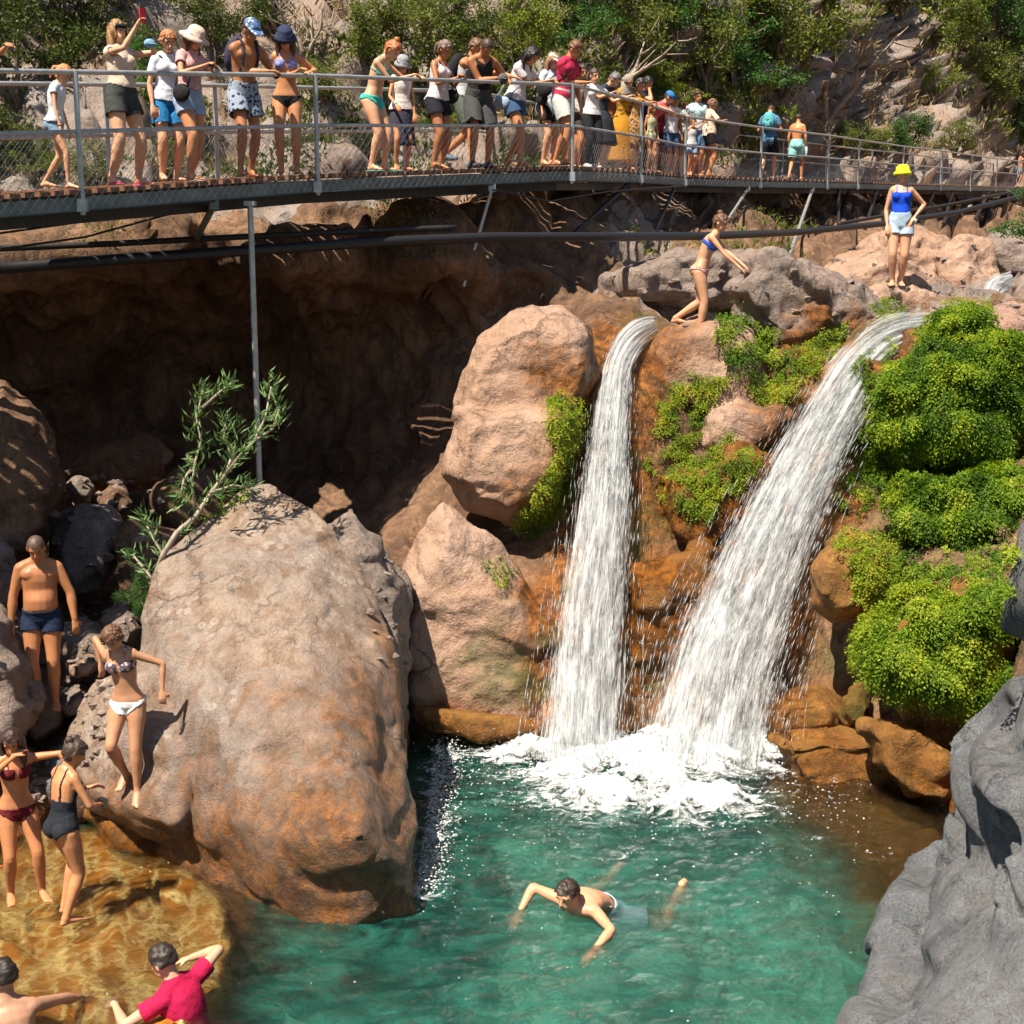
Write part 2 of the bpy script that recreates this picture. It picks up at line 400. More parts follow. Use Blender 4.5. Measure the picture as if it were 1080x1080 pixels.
wq = V+.5*np.stack([pnoise(V*.9), pnoise(V*.9+31), pnoise(V*.9+57)], 1)
stp = np.tanh(pnoise(wq*np.array([.45, .45, 1.0])+4)*8)*np.clip(dd*.008, .08, .5)
crk = np.clip(1-np.abs(pnoise(wq*.8+8))*9, 0, 1)*np.clip(dd*.008, .08, .5)
disp = (big*(1-.6*cave)+rid*.45*(1-.7*cave)*(1+.3*top)+stp*(1-.5*cave)-crk*(1-.6*cave)-flute)*calm
disp = np.clip(disp, -1.2, np.where(top > .5, 1.6, .28))
V2 = V+N*(disp*(1-.3*near))[:, None]
# keep the ground clear of the walkway
setco(me, V2)
N = normals(me)
wet = wetness(V2)
wet = wet*sstep(320, 365, yy+fbm(V2*1.5, 3)*25)
attr(me, 'wet', wet); mossf = np.clip(fbm(V2*1.1+50, 3)*1.5-.1, 0, 1)*np.where((xx > 640) & (yy > 340), .7, .0)
attr(me, 'moss', mossf)
# three kinds of rock over the sheet: scree above, brown cave wall, warm rock by the falls
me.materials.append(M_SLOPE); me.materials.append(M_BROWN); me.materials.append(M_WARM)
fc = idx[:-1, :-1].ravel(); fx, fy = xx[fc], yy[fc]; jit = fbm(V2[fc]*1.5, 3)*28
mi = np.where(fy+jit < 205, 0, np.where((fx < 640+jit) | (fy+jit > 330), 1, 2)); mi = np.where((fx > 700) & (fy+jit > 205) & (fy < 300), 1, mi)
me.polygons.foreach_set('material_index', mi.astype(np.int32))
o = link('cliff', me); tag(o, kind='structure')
from mathutils.bvhtree import BVHTree
SHEET = BVHTree.FromPolygons(V2.tolist(), Fq.tolist())
CAM = Vector((0, 0, CAMZ))
def on_sheet(px, py, lift=0.0):
    """where the line of sight meets the hillside"""
    d = (P(px, py, 10)-CAM).normalized()
    hit = SHEET.ray_cast(CAM, d, 300)
    return (hit[0], hit[1]) if hit[0] is not None else (P(px, py, 30), Vector((0, -1, 0)))

# ---------------------------------------------------------------- boulders
def blob(outline, d, t, front=.62, back=.7, fshift=(0, 0), grow=1.05):
    """points of one convex lump: outline (px,py[,d]) seen from the front, t metres thick"""
    pts = []; cx = sum(q[0] for q in outline)/len(outline); cy = sum(q[1] for q in outline)/len(outline)
    outline = [(cx+(q[0]-cx)*grow, cy+(q[1]-cy)*grow, *q[2:]) for q in outline]
    for q in outline:
        dd_ = q[2] if len(q) > 2 else d
        pts.append(P(q[0], q[1], dd_))
        fx_, fy_ = cx+(q[0]-cx)*front+fshift[0], cy+(q[1]-cy)*front+fshift[1]
        pts.append(P(fx_, fy_, dd_-t*.42))
        b = P(cx+(q[0]-cx)*back, cy+(q[1]-cy)*back, dd_); pts.append(b+Vector((b.x*.04, t*.6, 0)))
    return pts
ROCKS = {}
def rock(name, lumps, mat, label, cat='boulder', voxel=.05, smooth=3, amp=.08, freq=1.3, rid=.07, group=None, kind=None, wetk=1.0, parent=None, moss=None):
    bm = bmesh.new()
    for L in lumps:
        vs = [bm.verts.new(p) for p in L]
        bmesh.ops.convex_hull(bm, input=vs)
    loose = [v for v in bm.verts if not v.link_faces]
    bmesh.ops.delete(bm, geom=loose, context='VERTS')
    me = bpy.data.meshes.new(name); bm.to_mesh(me); bm.free()
    c0 = sum((Vector(p) for L in lumps for p in L), Vector())/sum(len(L) for L in lumps)
    for v in me.vertices: v.co -= c0
    out = evaluate(me, [('REMESH', dict(mode='VOXEL', voxel_size=voxel, use_smooth_shade=True)), ('SMOOTH', dict(factor=.6, iterations=smooth))])
    V = coords(out); N = normals(out); W = V+np.array(c0)
    f = freq
    wq = W+.25*np.stack([pnoise(W*1.7), pnoise(W*1.7+31), pnoise(W*1.7+57)], 1)
    crk = lambda k, s_: np.clip(1-np.abs(pnoise(wq*s_+k))*11, 0, 1)*sstep(-.05, .3, pnoise(W*.9+k*3))
    step = lambda k, s_: np.tanh(pnoise(wq*np.array([.6, .6, 1.5])*s_+k)*15)
    dsp = fbm(W*f*.75+5, 2)*amp*.9 + step(12, f)*rid*.5 + step(44, f*2.2)*rid*.22 + fbm(W*f*4, 4)*amp*.20 - crk(9, f*2.8)*rid*.15
    V = V+N*dsp[:, None]; setco(out, V)
    W = V+np.array(c0)
    wv_ = wetness(W)*wetk
    if mat is M_BOULD: wv_ = np.maximum(wv_, .8*(1-sstep(.1, 1.7, W[:, 2]+fbm(W*np.array([1.2, 1.2, .5]), 3)*.9-(W[:, 0]+2)*.35)))
    attr(out, 'wet', wv_); attr(out, 'moss', np.zeros(len(W)) if moss is None else moss(W))
    o = link(name, out, mat, parent)
    if parent is None: o.location = c0
    else: o.location = c0-parent.location
    if kind: tag(o, kind=kind)
    elif parent is None: tag(o, label, cat, group)
    ROCKS[label or name] = (W, N, o, out, c0)
    return o

O = rock
# the big boulder in front
big_boulder = rock('boulder', [
    blob([(148, 655, 12.6), (166, 602, 12.9), (212, 548, 13.3), (252, 514, 13.6), (284, 508, 13.7), (322, 532, 13.6), (372, 592, 13.3), (408, 655, 13.0), (426, 780, 12.2), (436, 890, 11.4), (442, 944, 10.97), (425, 930, 10.8), (395, 962, 10.88), (320, 948, 10.98), (235, 906, 11.5), (150, 872, 12.15), (138, 740, 12.5)], 12.6, .85, front=.72, fshift=(-12, 0), grow=1.01) + [P(440, 940, 11.05)-Vector((0, 0, .8)), P(395, 962, 10.88)-Vector((0, 0, .8)), P(320, 948, 10.98)-Vector((0, 0, .8)), P(235, 906, 11.5)-Vector((0, 0, .8)), P(200, 880, 12.5)-Vector((0, 0, .8)), P(440, 900, 13)-Vector((0, 0, .8))],
    blob([(165, 700, 12.5), (150, 690, 12.4), (95, 720, 12.6), (68, 780, 12.5), (92, 850, 12.25), (150, 882, 11.9), (208, 892, 11.75), (235, 800, 12.0)], 12.3, 1.0, front=.62, fshift=(0, 12)),
    ], M_BOULD, 'huge rounded pinkish grey boulder streaked with rust, rising from the pool below the oleander', voxel=.03, smooth=6, amp=.06, rid=.05, freq=1.0, wetk=.9)
rock('boulder', [blob([(345, 560), (370, 543), (405, 575), (430, 620), (432, 700), (425, 790), (400, 800), (360, 700)], 14.2, 1.2)], M_WARM,
     'grey brown boulder squeezed in behind the huge boulder', amp=.12, rid=.06)
rock('boulder', [
    blob([(490, 392), (505, 360), (540, 332), (592, 323), (622, 343), (633, 400), (612, 440), (600, 480), (500, 490), (480, 440)], 16.3, 1.3, front=.72),
    blob([(482, 430), (612, 425), (602, 475), (576, 525), (535, 552), (492, 538), (464, 498)], 15.95, 1.4, front=.70),
    blob([(468, 530), (525, 575), (566, 640), (590, 690), (590, 752), (575, 800), (432, 800), (420, 745), (416, 650), (438, 575)], 15.1, 1.1, front=.70, fshift=(-6, 6)),
    blob([(560, 640), (600, 660), (608, 760), (590, 800), (530, 790)], 15.0, .6)],
    M_PINK, 'tall tan rock beside the left waterfall, running down into a pale slope at the waterline', voxel=.04, smooth=5, amp=.07, rid=.05,
    moss=lambda W: .6*(1-sstep(.2, .6, np.linalg.norm((W-np.array(P(530, 700, 14.8)))*np.array([1, .5, 1]), axis=1)+fbm(W*3, 3)*.35)))
rock('boulder', [
    blob([(682, 372), (700, 348), (745, 330), (790, 350), (815, 400), (830, 430), (790, 450), (740, 442), (700, 430), (684, 410)], 17.4, 1.3, front=.7),
    blob([(740, 440), (775, 420), (828, 425), (838, 440), (820, 470), (770, 500), (735, 470)], 16.9, 1.0)],
    M_PINK, 'pale flat-topped rock at the lip of the left waterfall, under the climber\'s feet', voxel=.04, amp=.08, rid=.03, wetk=.8)
rock('boulder', [
    blob([(690, 500), (760, 480), (830, 470), (810, 540), (780, 600), (720, 610), (690, 570)], 16.0, .9),
    blob([(672, 600), (740, 570), (770, 620), (740, 700), (690, 770), (650, 770), (655, 700)], 15.3, .8)],
    M_OCHRE, 'dark ochre hump of wet rock between the two waterfalls', voxel=.045, amp=.16, rid=.10)
rock('boulder', [
    blob([(768, 300), (785, 268), (815, 262), (850, 280), (885, 305), (905, 345), (880, 372), (845, 400), (800, 380), (772, 350)], 18.2, 1.6, front=.55, fshift=(5, -12)),
    blob([(850, 285), (910, 300), (940, 335), (900, 365), (860, 375), (830, 340)], 18.3, 1.2)],
    M_WARM, 'big angular grey boulder the climber is reaching for', voxel=.04, smooth=4, amp=.13, rid=.10)
rock('boulder', [
    blob([(632, 296), (690, 278), (740, 266), (785, 270), (790, 300), (765, 330), (700, 328), (640, 318)], 20.2, 1.7, front=.6, fshift=(0, -8))],
    M_WARM, 'low grey slab overhanging the dark hollow behind the left waterfall', voxel=.045, smooth=4, amp=.12, rid=.09)
rock('boulder', [
    blob([(862, 290), (900, 270), (940, 262), (985, 290), (1010, 330), (985, 350), (930, 348), (890, 340)], 20.6, 2.0, front=.65),
    blob([(908, 318), (925, 302), (965, 300), (990, 316), (975, 340), (915, 342)], 19.9, 1.4, front=.85)],
    M_PINK, 'pale sunlit rock under the bare feet of the woman in the yellow hat', voxel=.045, smooth=5, amp=.15, rid=.09)
for k, (ol, d, m, lb) in enumerate([
    ([(905, 262), (930, 240), (975, 236), (1010, 262), (1000, 300), (940, 310)], 24.5, M_PINK, 'pale pink boulder behind the woman in the yellow hat'),
    ([(985, 270), (1015, 250), (1040, 262), (1050, 300), (1035, 330), (1000, 330)], 23.2, M_PINK, 'pink boulder left of the small upper cascade'),
    ([(1030, 262), (1050, 246), (1085, 240), (1110, 270), (1105, 300), (1050, 300)], 25.5, M_WARM, 'grey rock above the small upper cascade'),
    ([(1068, 300), (1085, 290), (1120, 300), (1130, 340), (1090, 345), (1065, 330)], 20.5, M_WARM, 'grey brown rock right of the small upper cascade'),
    ([(1015, 345), (1035, 325), (1070, 318), (1130, 330), (1140, 390), (1100, 425), (1060, 400), (1030, 370)], 18.2, M_RED, 'reddish rock above the big fern curtain'),
    ]):
    rock('boulder', [blob(ol, d, 1.6)], m, lb, voxel=.06, smooth=5, amp=.16, rid=.11)
# right bank
rock('boulder', [blob([(852, 600), (872, 570), (905, 560), (938, 585), (940, 625), (915, 652), (880, 660), (856, 640)], 14.5, 1.0, front=.6)], M_OCHRE,
     'round rust-brown boulder capped with fern beside the right waterfall', voxel=.035, smooth=7, amp=.05, rid=.05, wetk=.6)
rock('boulder', [blob([(812, 752), (830, 738), (870, 735), (890, 750), (885, 770), (840, 778), (815, 770)], 14.55, .7)], M_OCHRE, 'small ochre boulder at the waterline by the right waterfall', voxel=.03, amp=.06, rid=.05, wetk=.8)
rock('boulder', [blob([(886, 735), (905, 724), (922, 745), (920, 768), (895, 768), (884, 755)], 14.3, .6)], M_OCHRE, 'smaller moss-tinged ochre boulder next to the right bank', voxel=.03, amp=.06, rid=.05,
     moss=lambda W: np.full(len(W), .6))
rock('rock_shelf', [blob([(800, 770), (860, 770), (920, 775), (1000, 800), (1020, 880), (990, 940), (930, 900), (850, 850)], 13.9, .8, front=.8),
                    blob([(905, 760), (960, 770), (1010, 800), (1015, 870), (960, 850), (915, 810)], 13.3, .8)], M_OCHRE,
     'low orange rock shelf running along the right waterline', 'rock shelf', voxel=.04, amp=.10, rid=.09, wetk=.7)
rock('boulder', [blob([(905, 690), (925, 650), (960, 625), (1020, 612), (1070, 625), (1080, 680), (1060, 745), (1000, 765), (950, 745), (915, 720)], 13.6, 1.3, front=.6),
                 blob([(930, 740), (1060, 740), (1050, 820), (960, 810)], 13.8, 1.0)], M_OCHRE,
     'undercut brown mound that carries the lowest fern cushion', voxel=.045, amp=.09, rid=.08, wetk=.6)
# right foreground wall
rock('rock_wall', [
    blob([(1008, 795, 9.6), (1052, 768, 9.6), (1074, 730, 9.4), (1180, 680, 9.2), (1300, 720, 8.6), (1300, 950, 8), (1060, 960, 8.6), (1000, 900, 9.3), (990, 840, 9.6)], 9, 1.4, front=.75),
    blob([(985, 920, 9.0), (1040, 860, 9.0), (1110, 850, 8.6), (1200, 900, 8.0), (1300, 1150, 7.4), (1150, 1300, 7.2), (900, 1300, 7.6), (880, 1180, 7.9), (925, 1060, 8.4), (955, 985, 8.8)], 8.4, 1.5, front=.72, grow=.98),
    blob([(1096, 740, 8.9), (1102, 620, 8.9), (1112, 540, 9.0), (1200, 470, 9), (1400, 600, 8.3), (1400, 1000, 7.4), (1180, 1080, 7.3), (1060, 1000, 7.9), (1050, 820, 8.5)], 8.5, 1.6, front=.72),
    blob([(1040, 900, 7.8), (1130, 850, 7.6), (1300, 1000, 7.0), (1300, 1300, 6.6), (1080, 1300, 7.0), (1020, 1130, 7.4)], 7.4, .8, front=.7, grow=.98),
    ], M_GREY, 'steep bluish grey rock wall in the right foreground', 'rock wall', voxel=.028, smooth=2, amp=.07, rid=.22, freq=.8, wetk=0)
# left bank
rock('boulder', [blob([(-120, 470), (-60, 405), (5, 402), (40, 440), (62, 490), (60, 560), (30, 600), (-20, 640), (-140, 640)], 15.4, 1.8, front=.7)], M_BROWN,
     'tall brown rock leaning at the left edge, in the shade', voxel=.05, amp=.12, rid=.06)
rock('boulder', [blob([(-150, 660), (-60, 630), (0, 640), (30, 690), (38, 740), (20, 800), (-20, 860), (-150, 900)], 12.9, 1.5, front=.65)], M_WARM,
     'big grey boulder at the left edge beside the man in dark trunks', voxel=.04, amp=.12, rid=.08, wetk=.3)
rock('boulder', [blob([(-160, 560), (-70, 560), (10, 580), (22, 640), (0, 690), (-150, 700)], 13.9, 1.3, front=.6)], M_WARM,
     'grey boulder behind the man in dark trunks', voxel=.045, amp=.12, rid=.08, wetk=.3)
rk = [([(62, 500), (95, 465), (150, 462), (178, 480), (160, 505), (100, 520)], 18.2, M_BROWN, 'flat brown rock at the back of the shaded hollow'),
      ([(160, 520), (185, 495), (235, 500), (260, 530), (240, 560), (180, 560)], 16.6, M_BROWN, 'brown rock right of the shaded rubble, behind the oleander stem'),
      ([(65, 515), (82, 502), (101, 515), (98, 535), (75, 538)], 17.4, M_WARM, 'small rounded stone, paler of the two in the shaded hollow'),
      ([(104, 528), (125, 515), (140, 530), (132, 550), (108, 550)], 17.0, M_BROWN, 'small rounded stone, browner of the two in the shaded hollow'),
      ([(50, 560), (70, 538), (110, 540), (130, 565), (120, 610), (80, 630), (50, 600)], 15.6, M_WARM, 'shaded grey boulder above the man in dark trunks'),
      ([(120, 570), (145, 552), (190, 560), (200, 620), (160, 660), (125, 630)], 15.3, M_BROWN, 'dark boulder behind the lower oleander leaves'),
      ([(66, 672), (90, 655), (130, 668), (135, 700), (110, 730), (70, 725)], 13.9, M_WARM, 'rough grey rock between the man and the woman on the boulder'),
      ([(104, 655), (135, 640), (152, 662), (140, 690), (112, 688)], 14.1, M_WARM, 'small pale rock behind the woman stepping down the boulder'),
      ([(52, 740), (85, 722), (112, 740), (100, 765), (62, 768)], 13.4, M_WARM, 'flat grey stone by the feet of the man in dark trunks'),
      ([(20, 745), (45, 728), (78, 740), (75, 775), (40, 790), (15, 775)], 13.35, M_WARM, 'rock the man in dark trunks stands on'),
      ([(70, 700), (100, 690), (112, 700), (95, 716), (75, 716)], 13.6, M_PINK, 'thin pale slab wedged between the left-bank rocks'),
      ([(45, 790), (80, 770), (110, 800), (120, 860), (80, 880), (40, 870)], 13.0, M_GREY, 'dark wet rock in the gap under the pale slab'),
      ([(95, 858), (130, 850), (190, 870), (210, 900), (180, 915), (120, 900)], 12.45, M_OCHRE, 'wet orange rib of rock at the foot of the huge boulder'),
      ([(420, 745), (470, 748), (560, 755), (590, 775), (520, 790), (440, 780)], 14.8, M_OCHRE, 'wet orange ledge just above the water left of the falls')]
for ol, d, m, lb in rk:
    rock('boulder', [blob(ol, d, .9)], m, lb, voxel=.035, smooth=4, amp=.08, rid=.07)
# ---------------------------------------------------------------- pool
def grid(x0, x1, y0, y1, s):
    X, Y = np.meshgrid(np.arange(x0, x1+s, s), np.arange(y0, y1+s, s)); h, w = X.shape
    i = np.arange(h*w).reshape(h, w)
    return X, Y, np.stack([i[:-1, :-1], i[:-1, 1:], i[1:, 1:], i[1:, :-1]], -1).reshape(-1, 4)
X, Y, Fq = grid(-9, 9, -4, 17, .08)
q = np.stack([X, Y, X*0], -1)
cx, cy = 1.0, 10.3
zz = -1.45+.65*fbm(q*.45, 3)+.3*fbm(q*1.7, 3)
rr_ = np.hypot((X-cx)/3.6, (Y-cy)/5.2)
zz += .9*sstep(.75, 1.4, rr_)
V = np.stack([X, Y, np.minimum(zz, -.35)], -1).reshape(-1, 3)
me = mesh_np('pool_bed', V, Fq); attr(me, 'wet', np.zeros(len(V))); attr(me, 'moss', np.zeros(len(V)))
tag(link('pool_bed', me, M_BED), kind='structure')

# the shallow golden ledge where the women stand
def slab(outline, z, thick):
    pts = []
    for q_ in outline:
        a = PW(q_[0], q_[1], z); pts += [a, a-Vector((0, 0, thick))+Vector((a.x*.0, .0, 0))]
    return pts
t = NT('golden algae rock'); pos = t.n('ShaderNodeNewGeometry').outputs['Position']
nb_ = t.noise(pos, 3.0, 5, .65, .5); n2 = t.noise(pos, 14, 5, .7, .6)
c = t.mix(t.ramp(nb_, [(.35, 0.0), (.6, 1.0)]), (.26, .08, .003), (.66, .22, .012)); c = t.mix(t.ramp(n2, [(.5, 0.0), (.75, .8)]), c, (.20, .10, .012))
c = t.mix(t.ramp(t.noise(pos, 2.1, 3), [(.58, 0.0), (.68, .7)]), c, (.16, .14, .035))
# bright net of refracted light, painted into the ledge's base colour
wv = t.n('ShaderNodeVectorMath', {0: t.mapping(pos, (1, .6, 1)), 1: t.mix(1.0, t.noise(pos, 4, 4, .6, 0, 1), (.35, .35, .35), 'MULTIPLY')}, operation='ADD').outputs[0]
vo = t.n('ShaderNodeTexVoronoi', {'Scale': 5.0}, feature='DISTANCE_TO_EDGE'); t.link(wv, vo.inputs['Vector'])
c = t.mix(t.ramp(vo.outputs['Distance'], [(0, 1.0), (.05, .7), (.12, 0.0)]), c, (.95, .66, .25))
b = t.bsdf(**{'Base Color': c, 'Roughness': .6}); t.link(t.bump(n2, .8, .05), b.inputs['Normal']); M_GOLD = t.mat
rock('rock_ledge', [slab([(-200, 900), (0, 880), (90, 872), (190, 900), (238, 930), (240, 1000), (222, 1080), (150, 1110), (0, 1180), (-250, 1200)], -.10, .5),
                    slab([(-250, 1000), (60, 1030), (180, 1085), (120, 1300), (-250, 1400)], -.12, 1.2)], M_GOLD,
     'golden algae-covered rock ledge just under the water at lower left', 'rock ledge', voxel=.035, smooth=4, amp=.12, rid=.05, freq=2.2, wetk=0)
rock('rock_ledge', [slab([(800, 772), (900, 800), (990, 880), (960, 930), (880, 880), (815, 830)], -.18, .8),
                    slab([(900, 860), (1000, 890), (1010, 960), (930, 1010), (890, 950)], -.55, .8)], M_OCHRE,
     'brown sunken shelf under the water by the right bank', 'rock ledge', voxel=.04, smooth=6, amp=.12, rid=.04, wetk=0)
for ol, z, lb in [([(640, 985), (700, 985), (735, 1010), (720, 1040), (660, 1030)], -1.0, 'sunken dark green boulder right of the swimmer'),
              ([(250, 960), (330, 1000), (350, 1100), (260, 1150), (225, 1050)], -1.2, 'sunken dark rock beside the golden ledge')]:
    rock('boulder', [slab(ol, z, .9)], M_BED, lb, voxel=.05, smooth=14, amp=.15, rid=.06, wetk=0)

# water surface: closed body with real ripples on top
X, Y, Fq = grid(-9.6, 9.6, -4, 16.6, .05)
q = np.stack([X, Y, X*0], -1)
src = np.array([[PW(612, 775).x, PW(612, 775).y], [PW(750, 785).x, PW(750, 785).y]])
z = np.zeros_like(X)
wob = fbm(q*.8, 3)
for sx, sy in src:
    r = np.hypot(X-sx, Y-sy); z += .016*np.sin(r*7.5+wob*7)*np.exp(-r*.28)
z += .035*fbm(q*np.array([1.1, 1.8, 1])+wob[..., None]*.4, 2)+.020*fbm(q*np.array([3.2, 5, 1])+wob[..., None], 3)
calmz = 1-.75*np.exp(-(((X+3.6)/1.1)**2+((Y-10.2)/1.6)**2))
z *= calmz
nt = len(X.ravel())
V = np.stack([X, Y, z], -1).reshape(-1, 3)
hh, ww = X.shape; i = np.arange(nt).reshape(hh, ww)
ring = np.r_[i[0, :], i[1:, -1], i[-1, ::-1][1:], i[::-1, 0][1:-1]]
Vb = V[ring].copy(); Vb[:, 2] = -4.2; nb0 = nt
side = np.stack([ring, nb0+np.arange(len(ring)), nb0+(np.arange(len(ring))+1) % len(ring), np.roll(ring, -1)], -1)
cen = nb0+len(ring); Vall = np.r_[V, Vb, [[0, 6, -4.2]]]
bot = np.stack([nb0+np.arange(len(ring)), np.full(len(ring), cen), np.full(len(ring), cen), nb0+(np.arange(len(ring))+1) % len(ring)], -1)
me = bpy.data.meshes.new('water')
faces = Fq.tolist()+side[:, ::1].tolist()+[[a, c_, d] for a, c_, _, d in bot.tolist()]
me.from_pydata(Vall.tolist(), [], faces); me.update(); me.polygons.foreach_set('use_smooth', [True]*len(faces))
bm = bmesh.new(); bm.from_mesh(me); bmesh.ops.recalc_face_normals(bm, faces=bm.faces); bm.to_mesh(me); bm.free()
lg = [PW(*q_) for q_ in ((-250, 890), (0, 870), (190, 890), (245, 935), (245, 1010), (225, 1090), (150, 1140), (-250, 1300))]; dl = np.full(X.shape, 9.)
def edist(poly):
    dd_ = np.full(X.shape, 99.); pts = np.stack([X, Y], -1)
    for a_, b_2 in zip(poly, poly[1:]+poly[:1]):
        a2 = np.array([a_.x, a_.y]); ab = np.array([b_2.x, b_2.y])-a2; tt_ = np.clip(((pts-a2)@ab)/(ab@ab), 0, 1); dd_ = np.minimum(dd_, np.linalg.norm(pts-(a2+tt_[..., None]*ab), axis=-1))
    ins = inpoly_(X.ravel(), Y.ravel(), [(v_.x, v_.y) for v_ in poly]).reshape(X.shape); return np.where(ins, -dd_, dd_)
def inpoly_(x, y, poly):
    c_ = np.zeros(len(x), bool)
    for i_ in range(len(poly)):
        x1, y1 = poly[i_]; x2, y2 = poly[i_-1]; c_ ^= ((y1 > y) != (y2 > y)) & (x < (x2-x1)*(y-y1)/((y2-y1) if y2 != y1 else 1e-9)+x1)
    return c_
sf = [PW(*q_) for q_ in ((790, 765), (900, 770), (1030, 860), (1030, 1000), (960, 960), (880, 880), (830, 840))]
turb = sstep(.0, .5, edist(lg)+wob*.15)*sstep(-.1, .7, edist(sf)+wob*.2)
attr(me, 'turb', np.r_[turb.ravel(), np.zeros(len(Vall)-nt)])
attr(me, 'rough', np.r_[calmz.ravel(), np.ones(len(Vall)-nt)])
t = NT('pool water'); pos = t.n('ShaderNodeNewGeometry').outputs['Position']
n1 = t.noise(t.mapping(pos, (1, 1.5, 1)), 5.5, 5, .6, .8); n2 = t.noise(t.mapping(pos, (1, 1.4, 1)), 20, 4, .6, .5)
cl_ = t.attr('rough'); nrm = t.bump(t.math('MULTIPLY', n1, cl_), .8, .13); nrm = t.bump(t.math('MULTIPLY', n2, cl_), .6, .04, nrm)
fr = t.n('ShaderNodeFresnel', {'IOR': 1.33, 'Normal': nrm}).outputs[0]
tr = t.n('ShaderNodeBsdfTransparent', {'Color': (.96, .99, .98, 1)}); rf = t.n('ShaderNodeBsdfRefraction', {'IOR': 1.33, 'Roughness': .0, 'Normal': nrm, 'Color': (.95, 1, .98, 1)})
gl = t.n('ShaderNodeBsdfGlossy', {'Roughness': .06, 'Normal': nrm, 'Color': (.95, .98, 1, 1)})
m0 = t.n('ShaderNodeMixShader', {0: .5}); t.link(tr.outputs[0], m0.inputs[1]); t.link(rf.outputs[0], m0.inputs[2])
tb = t.noise(t.mapping(pos, (1, 1.6, 1)), 1.6, 5, .62, 1.5); td = t.n('ShaderNodeBsdfDiffuse', {'Color': t.mix(t.ramp(tb, [(.35, 0.0), (.65, 1.0)]), (.008, .14, .12), (.05, .36, .27)), 'Normal': nrm})
mt = t.n('ShaderNodeMixShader', {0: t.math('MULTIPLY', t.attr('turb'), t.ramp(tb, [(.3, .07), (.7, .30)]))}); t.link(m0.outputs[0], mt.inputs[1]); t.link(td.outputs[0], mt.inputs[2]); m0 = mt
m = t.n('ShaderNodeMixShader', {0: t.math('MULTIPLY', fr, 1.1, True)}); t.link(m0.outputs[0], m.inputs[1]); t.link(gl.outputs[0], m.inputs[2]); t.link(m.outputs[0], t.out.inputs['Surface'])
va = t.n('ShaderNodeVolumeAbsorption', {'Color': (.04, .86, .80, 1), 'Density': .22}); t.link(va.outputs[0], t.out.inputs['Volume'])
t.mat.cycles.homogeneous_volume = True
tag(link('water', me, t.mat), kind='structure')

# ---------------------------------------------------------------- falling water
def fall_mat(name, seed, dens):
    t = NT(name); uv = t.n('ShaderNodeUVMap').outputs[0]
    a = t.noise(t.mapping(uv, (24, 1.7, 1)), 1.0, 6, .68, .35); b_ = t.noise(t.mapping(uv, (64, 3.4, 1)), 1.0, 4, .7, .2)
    c_ = t.noise(t.mapping(uv, (5, 1.6, 1)), 1.0, 4, .6, .5)
    s = t.math('ADD', t.math('MULTIPLY', a, .42), t.math('ADD', t.math('MULTIPLY', b_, .20), t.math('MULTIPLY', c_, .44)))
    al = t.ramp(s, [(dens-.03, 0.0), (dens+.05, .45), (dens+.16, .97)])
    edge = t.attr('edge'); al = t.math('MULTIPLY', al, t.ramp(t.math('ADD', edge, t.math('MULTIPLY', t.math('SUBTRACT', a, .5), 1.6)), [(.12, 0.0), (.42, 1.0)]))
    col = t.mix(t.ramp(b_, [(.3, 0.0), (.6, 1.0)]), (.55, .61, .64), (.86, .88, .89))
    df = t.n('ShaderNodeBsdfPrincipled', {'Base Color': col, 'Roughness': .35, 'Specular IOR Level': .5, 'Transmission Weight': 0.0})
    t.link(t.bump(t.math('ADD', a, b_), .6, .04), df.inputs['Normal'])
    tl = t.n('ShaderNodeBsdfTranslucent', {'Color': (.85, .9, .92, 1)}); mm = t.n('ShaderNodeMixShader', {0: .25}); t.link(df.outputs[0], mm.inputs[1]); t.link(tl.outputs[0], mm.inputs[2])
    tp = t.n('ShaderNodeBsdfTransparent'); m = t.n('ShaderNodeMixShader', {0: al}); t.link(tp.outputs[0], m.inputs[1]); t.link(mm.outputs[0], m.inputs[2]); t.link(m.outputs[0], t.out.inputs['Surface'])
    return t.mat
t = NT('white water'); df = t.n('ShaderNodeBsdfDiffuse', {'Color': (.78, .81, .82, 1)}); tl = t.n('ShaderNodeBsdfTranslucent', {'Color': (.78, .81, .82, 1)}); m = t.n('ShaderNodeMixShader', {0: .32})
t.link(df.outputs[0], m.inputs[1]); t.link(tl.outputs[0], m.inputs[2]); t.link(m.outputs[0], t.out.inputs['Surface']); M_DROP = t.mat
def smooth_path(L, n):
    L = np.array(L, float); s = np.r_[0, np.cumsum(np.hypot(*np.diff(L[:, :2], axis=0).T))]; s /= s[-1]
    u = np.linspace(0, 1, n); out = np.stack([np.interp(u, s, L[:, k]) for k in range(L.shape[1])], 1)
    k = max(3, n//len(L)//1 | 1); ker = np.hanning(k+2)[1:-1]; ker /= ker.sum()
    pad = np.r_[2*out[0]-out[1:k//2+1][::-1], out, 2*out[-1]-out[-k//2:-1][::-1]] if k > 1 else out
    sm = np.stack([np.convolve(pad[:, j], ker, 'same') for j in range(out.shape[1])], 1)[k//2:k//2+n]
    return sm
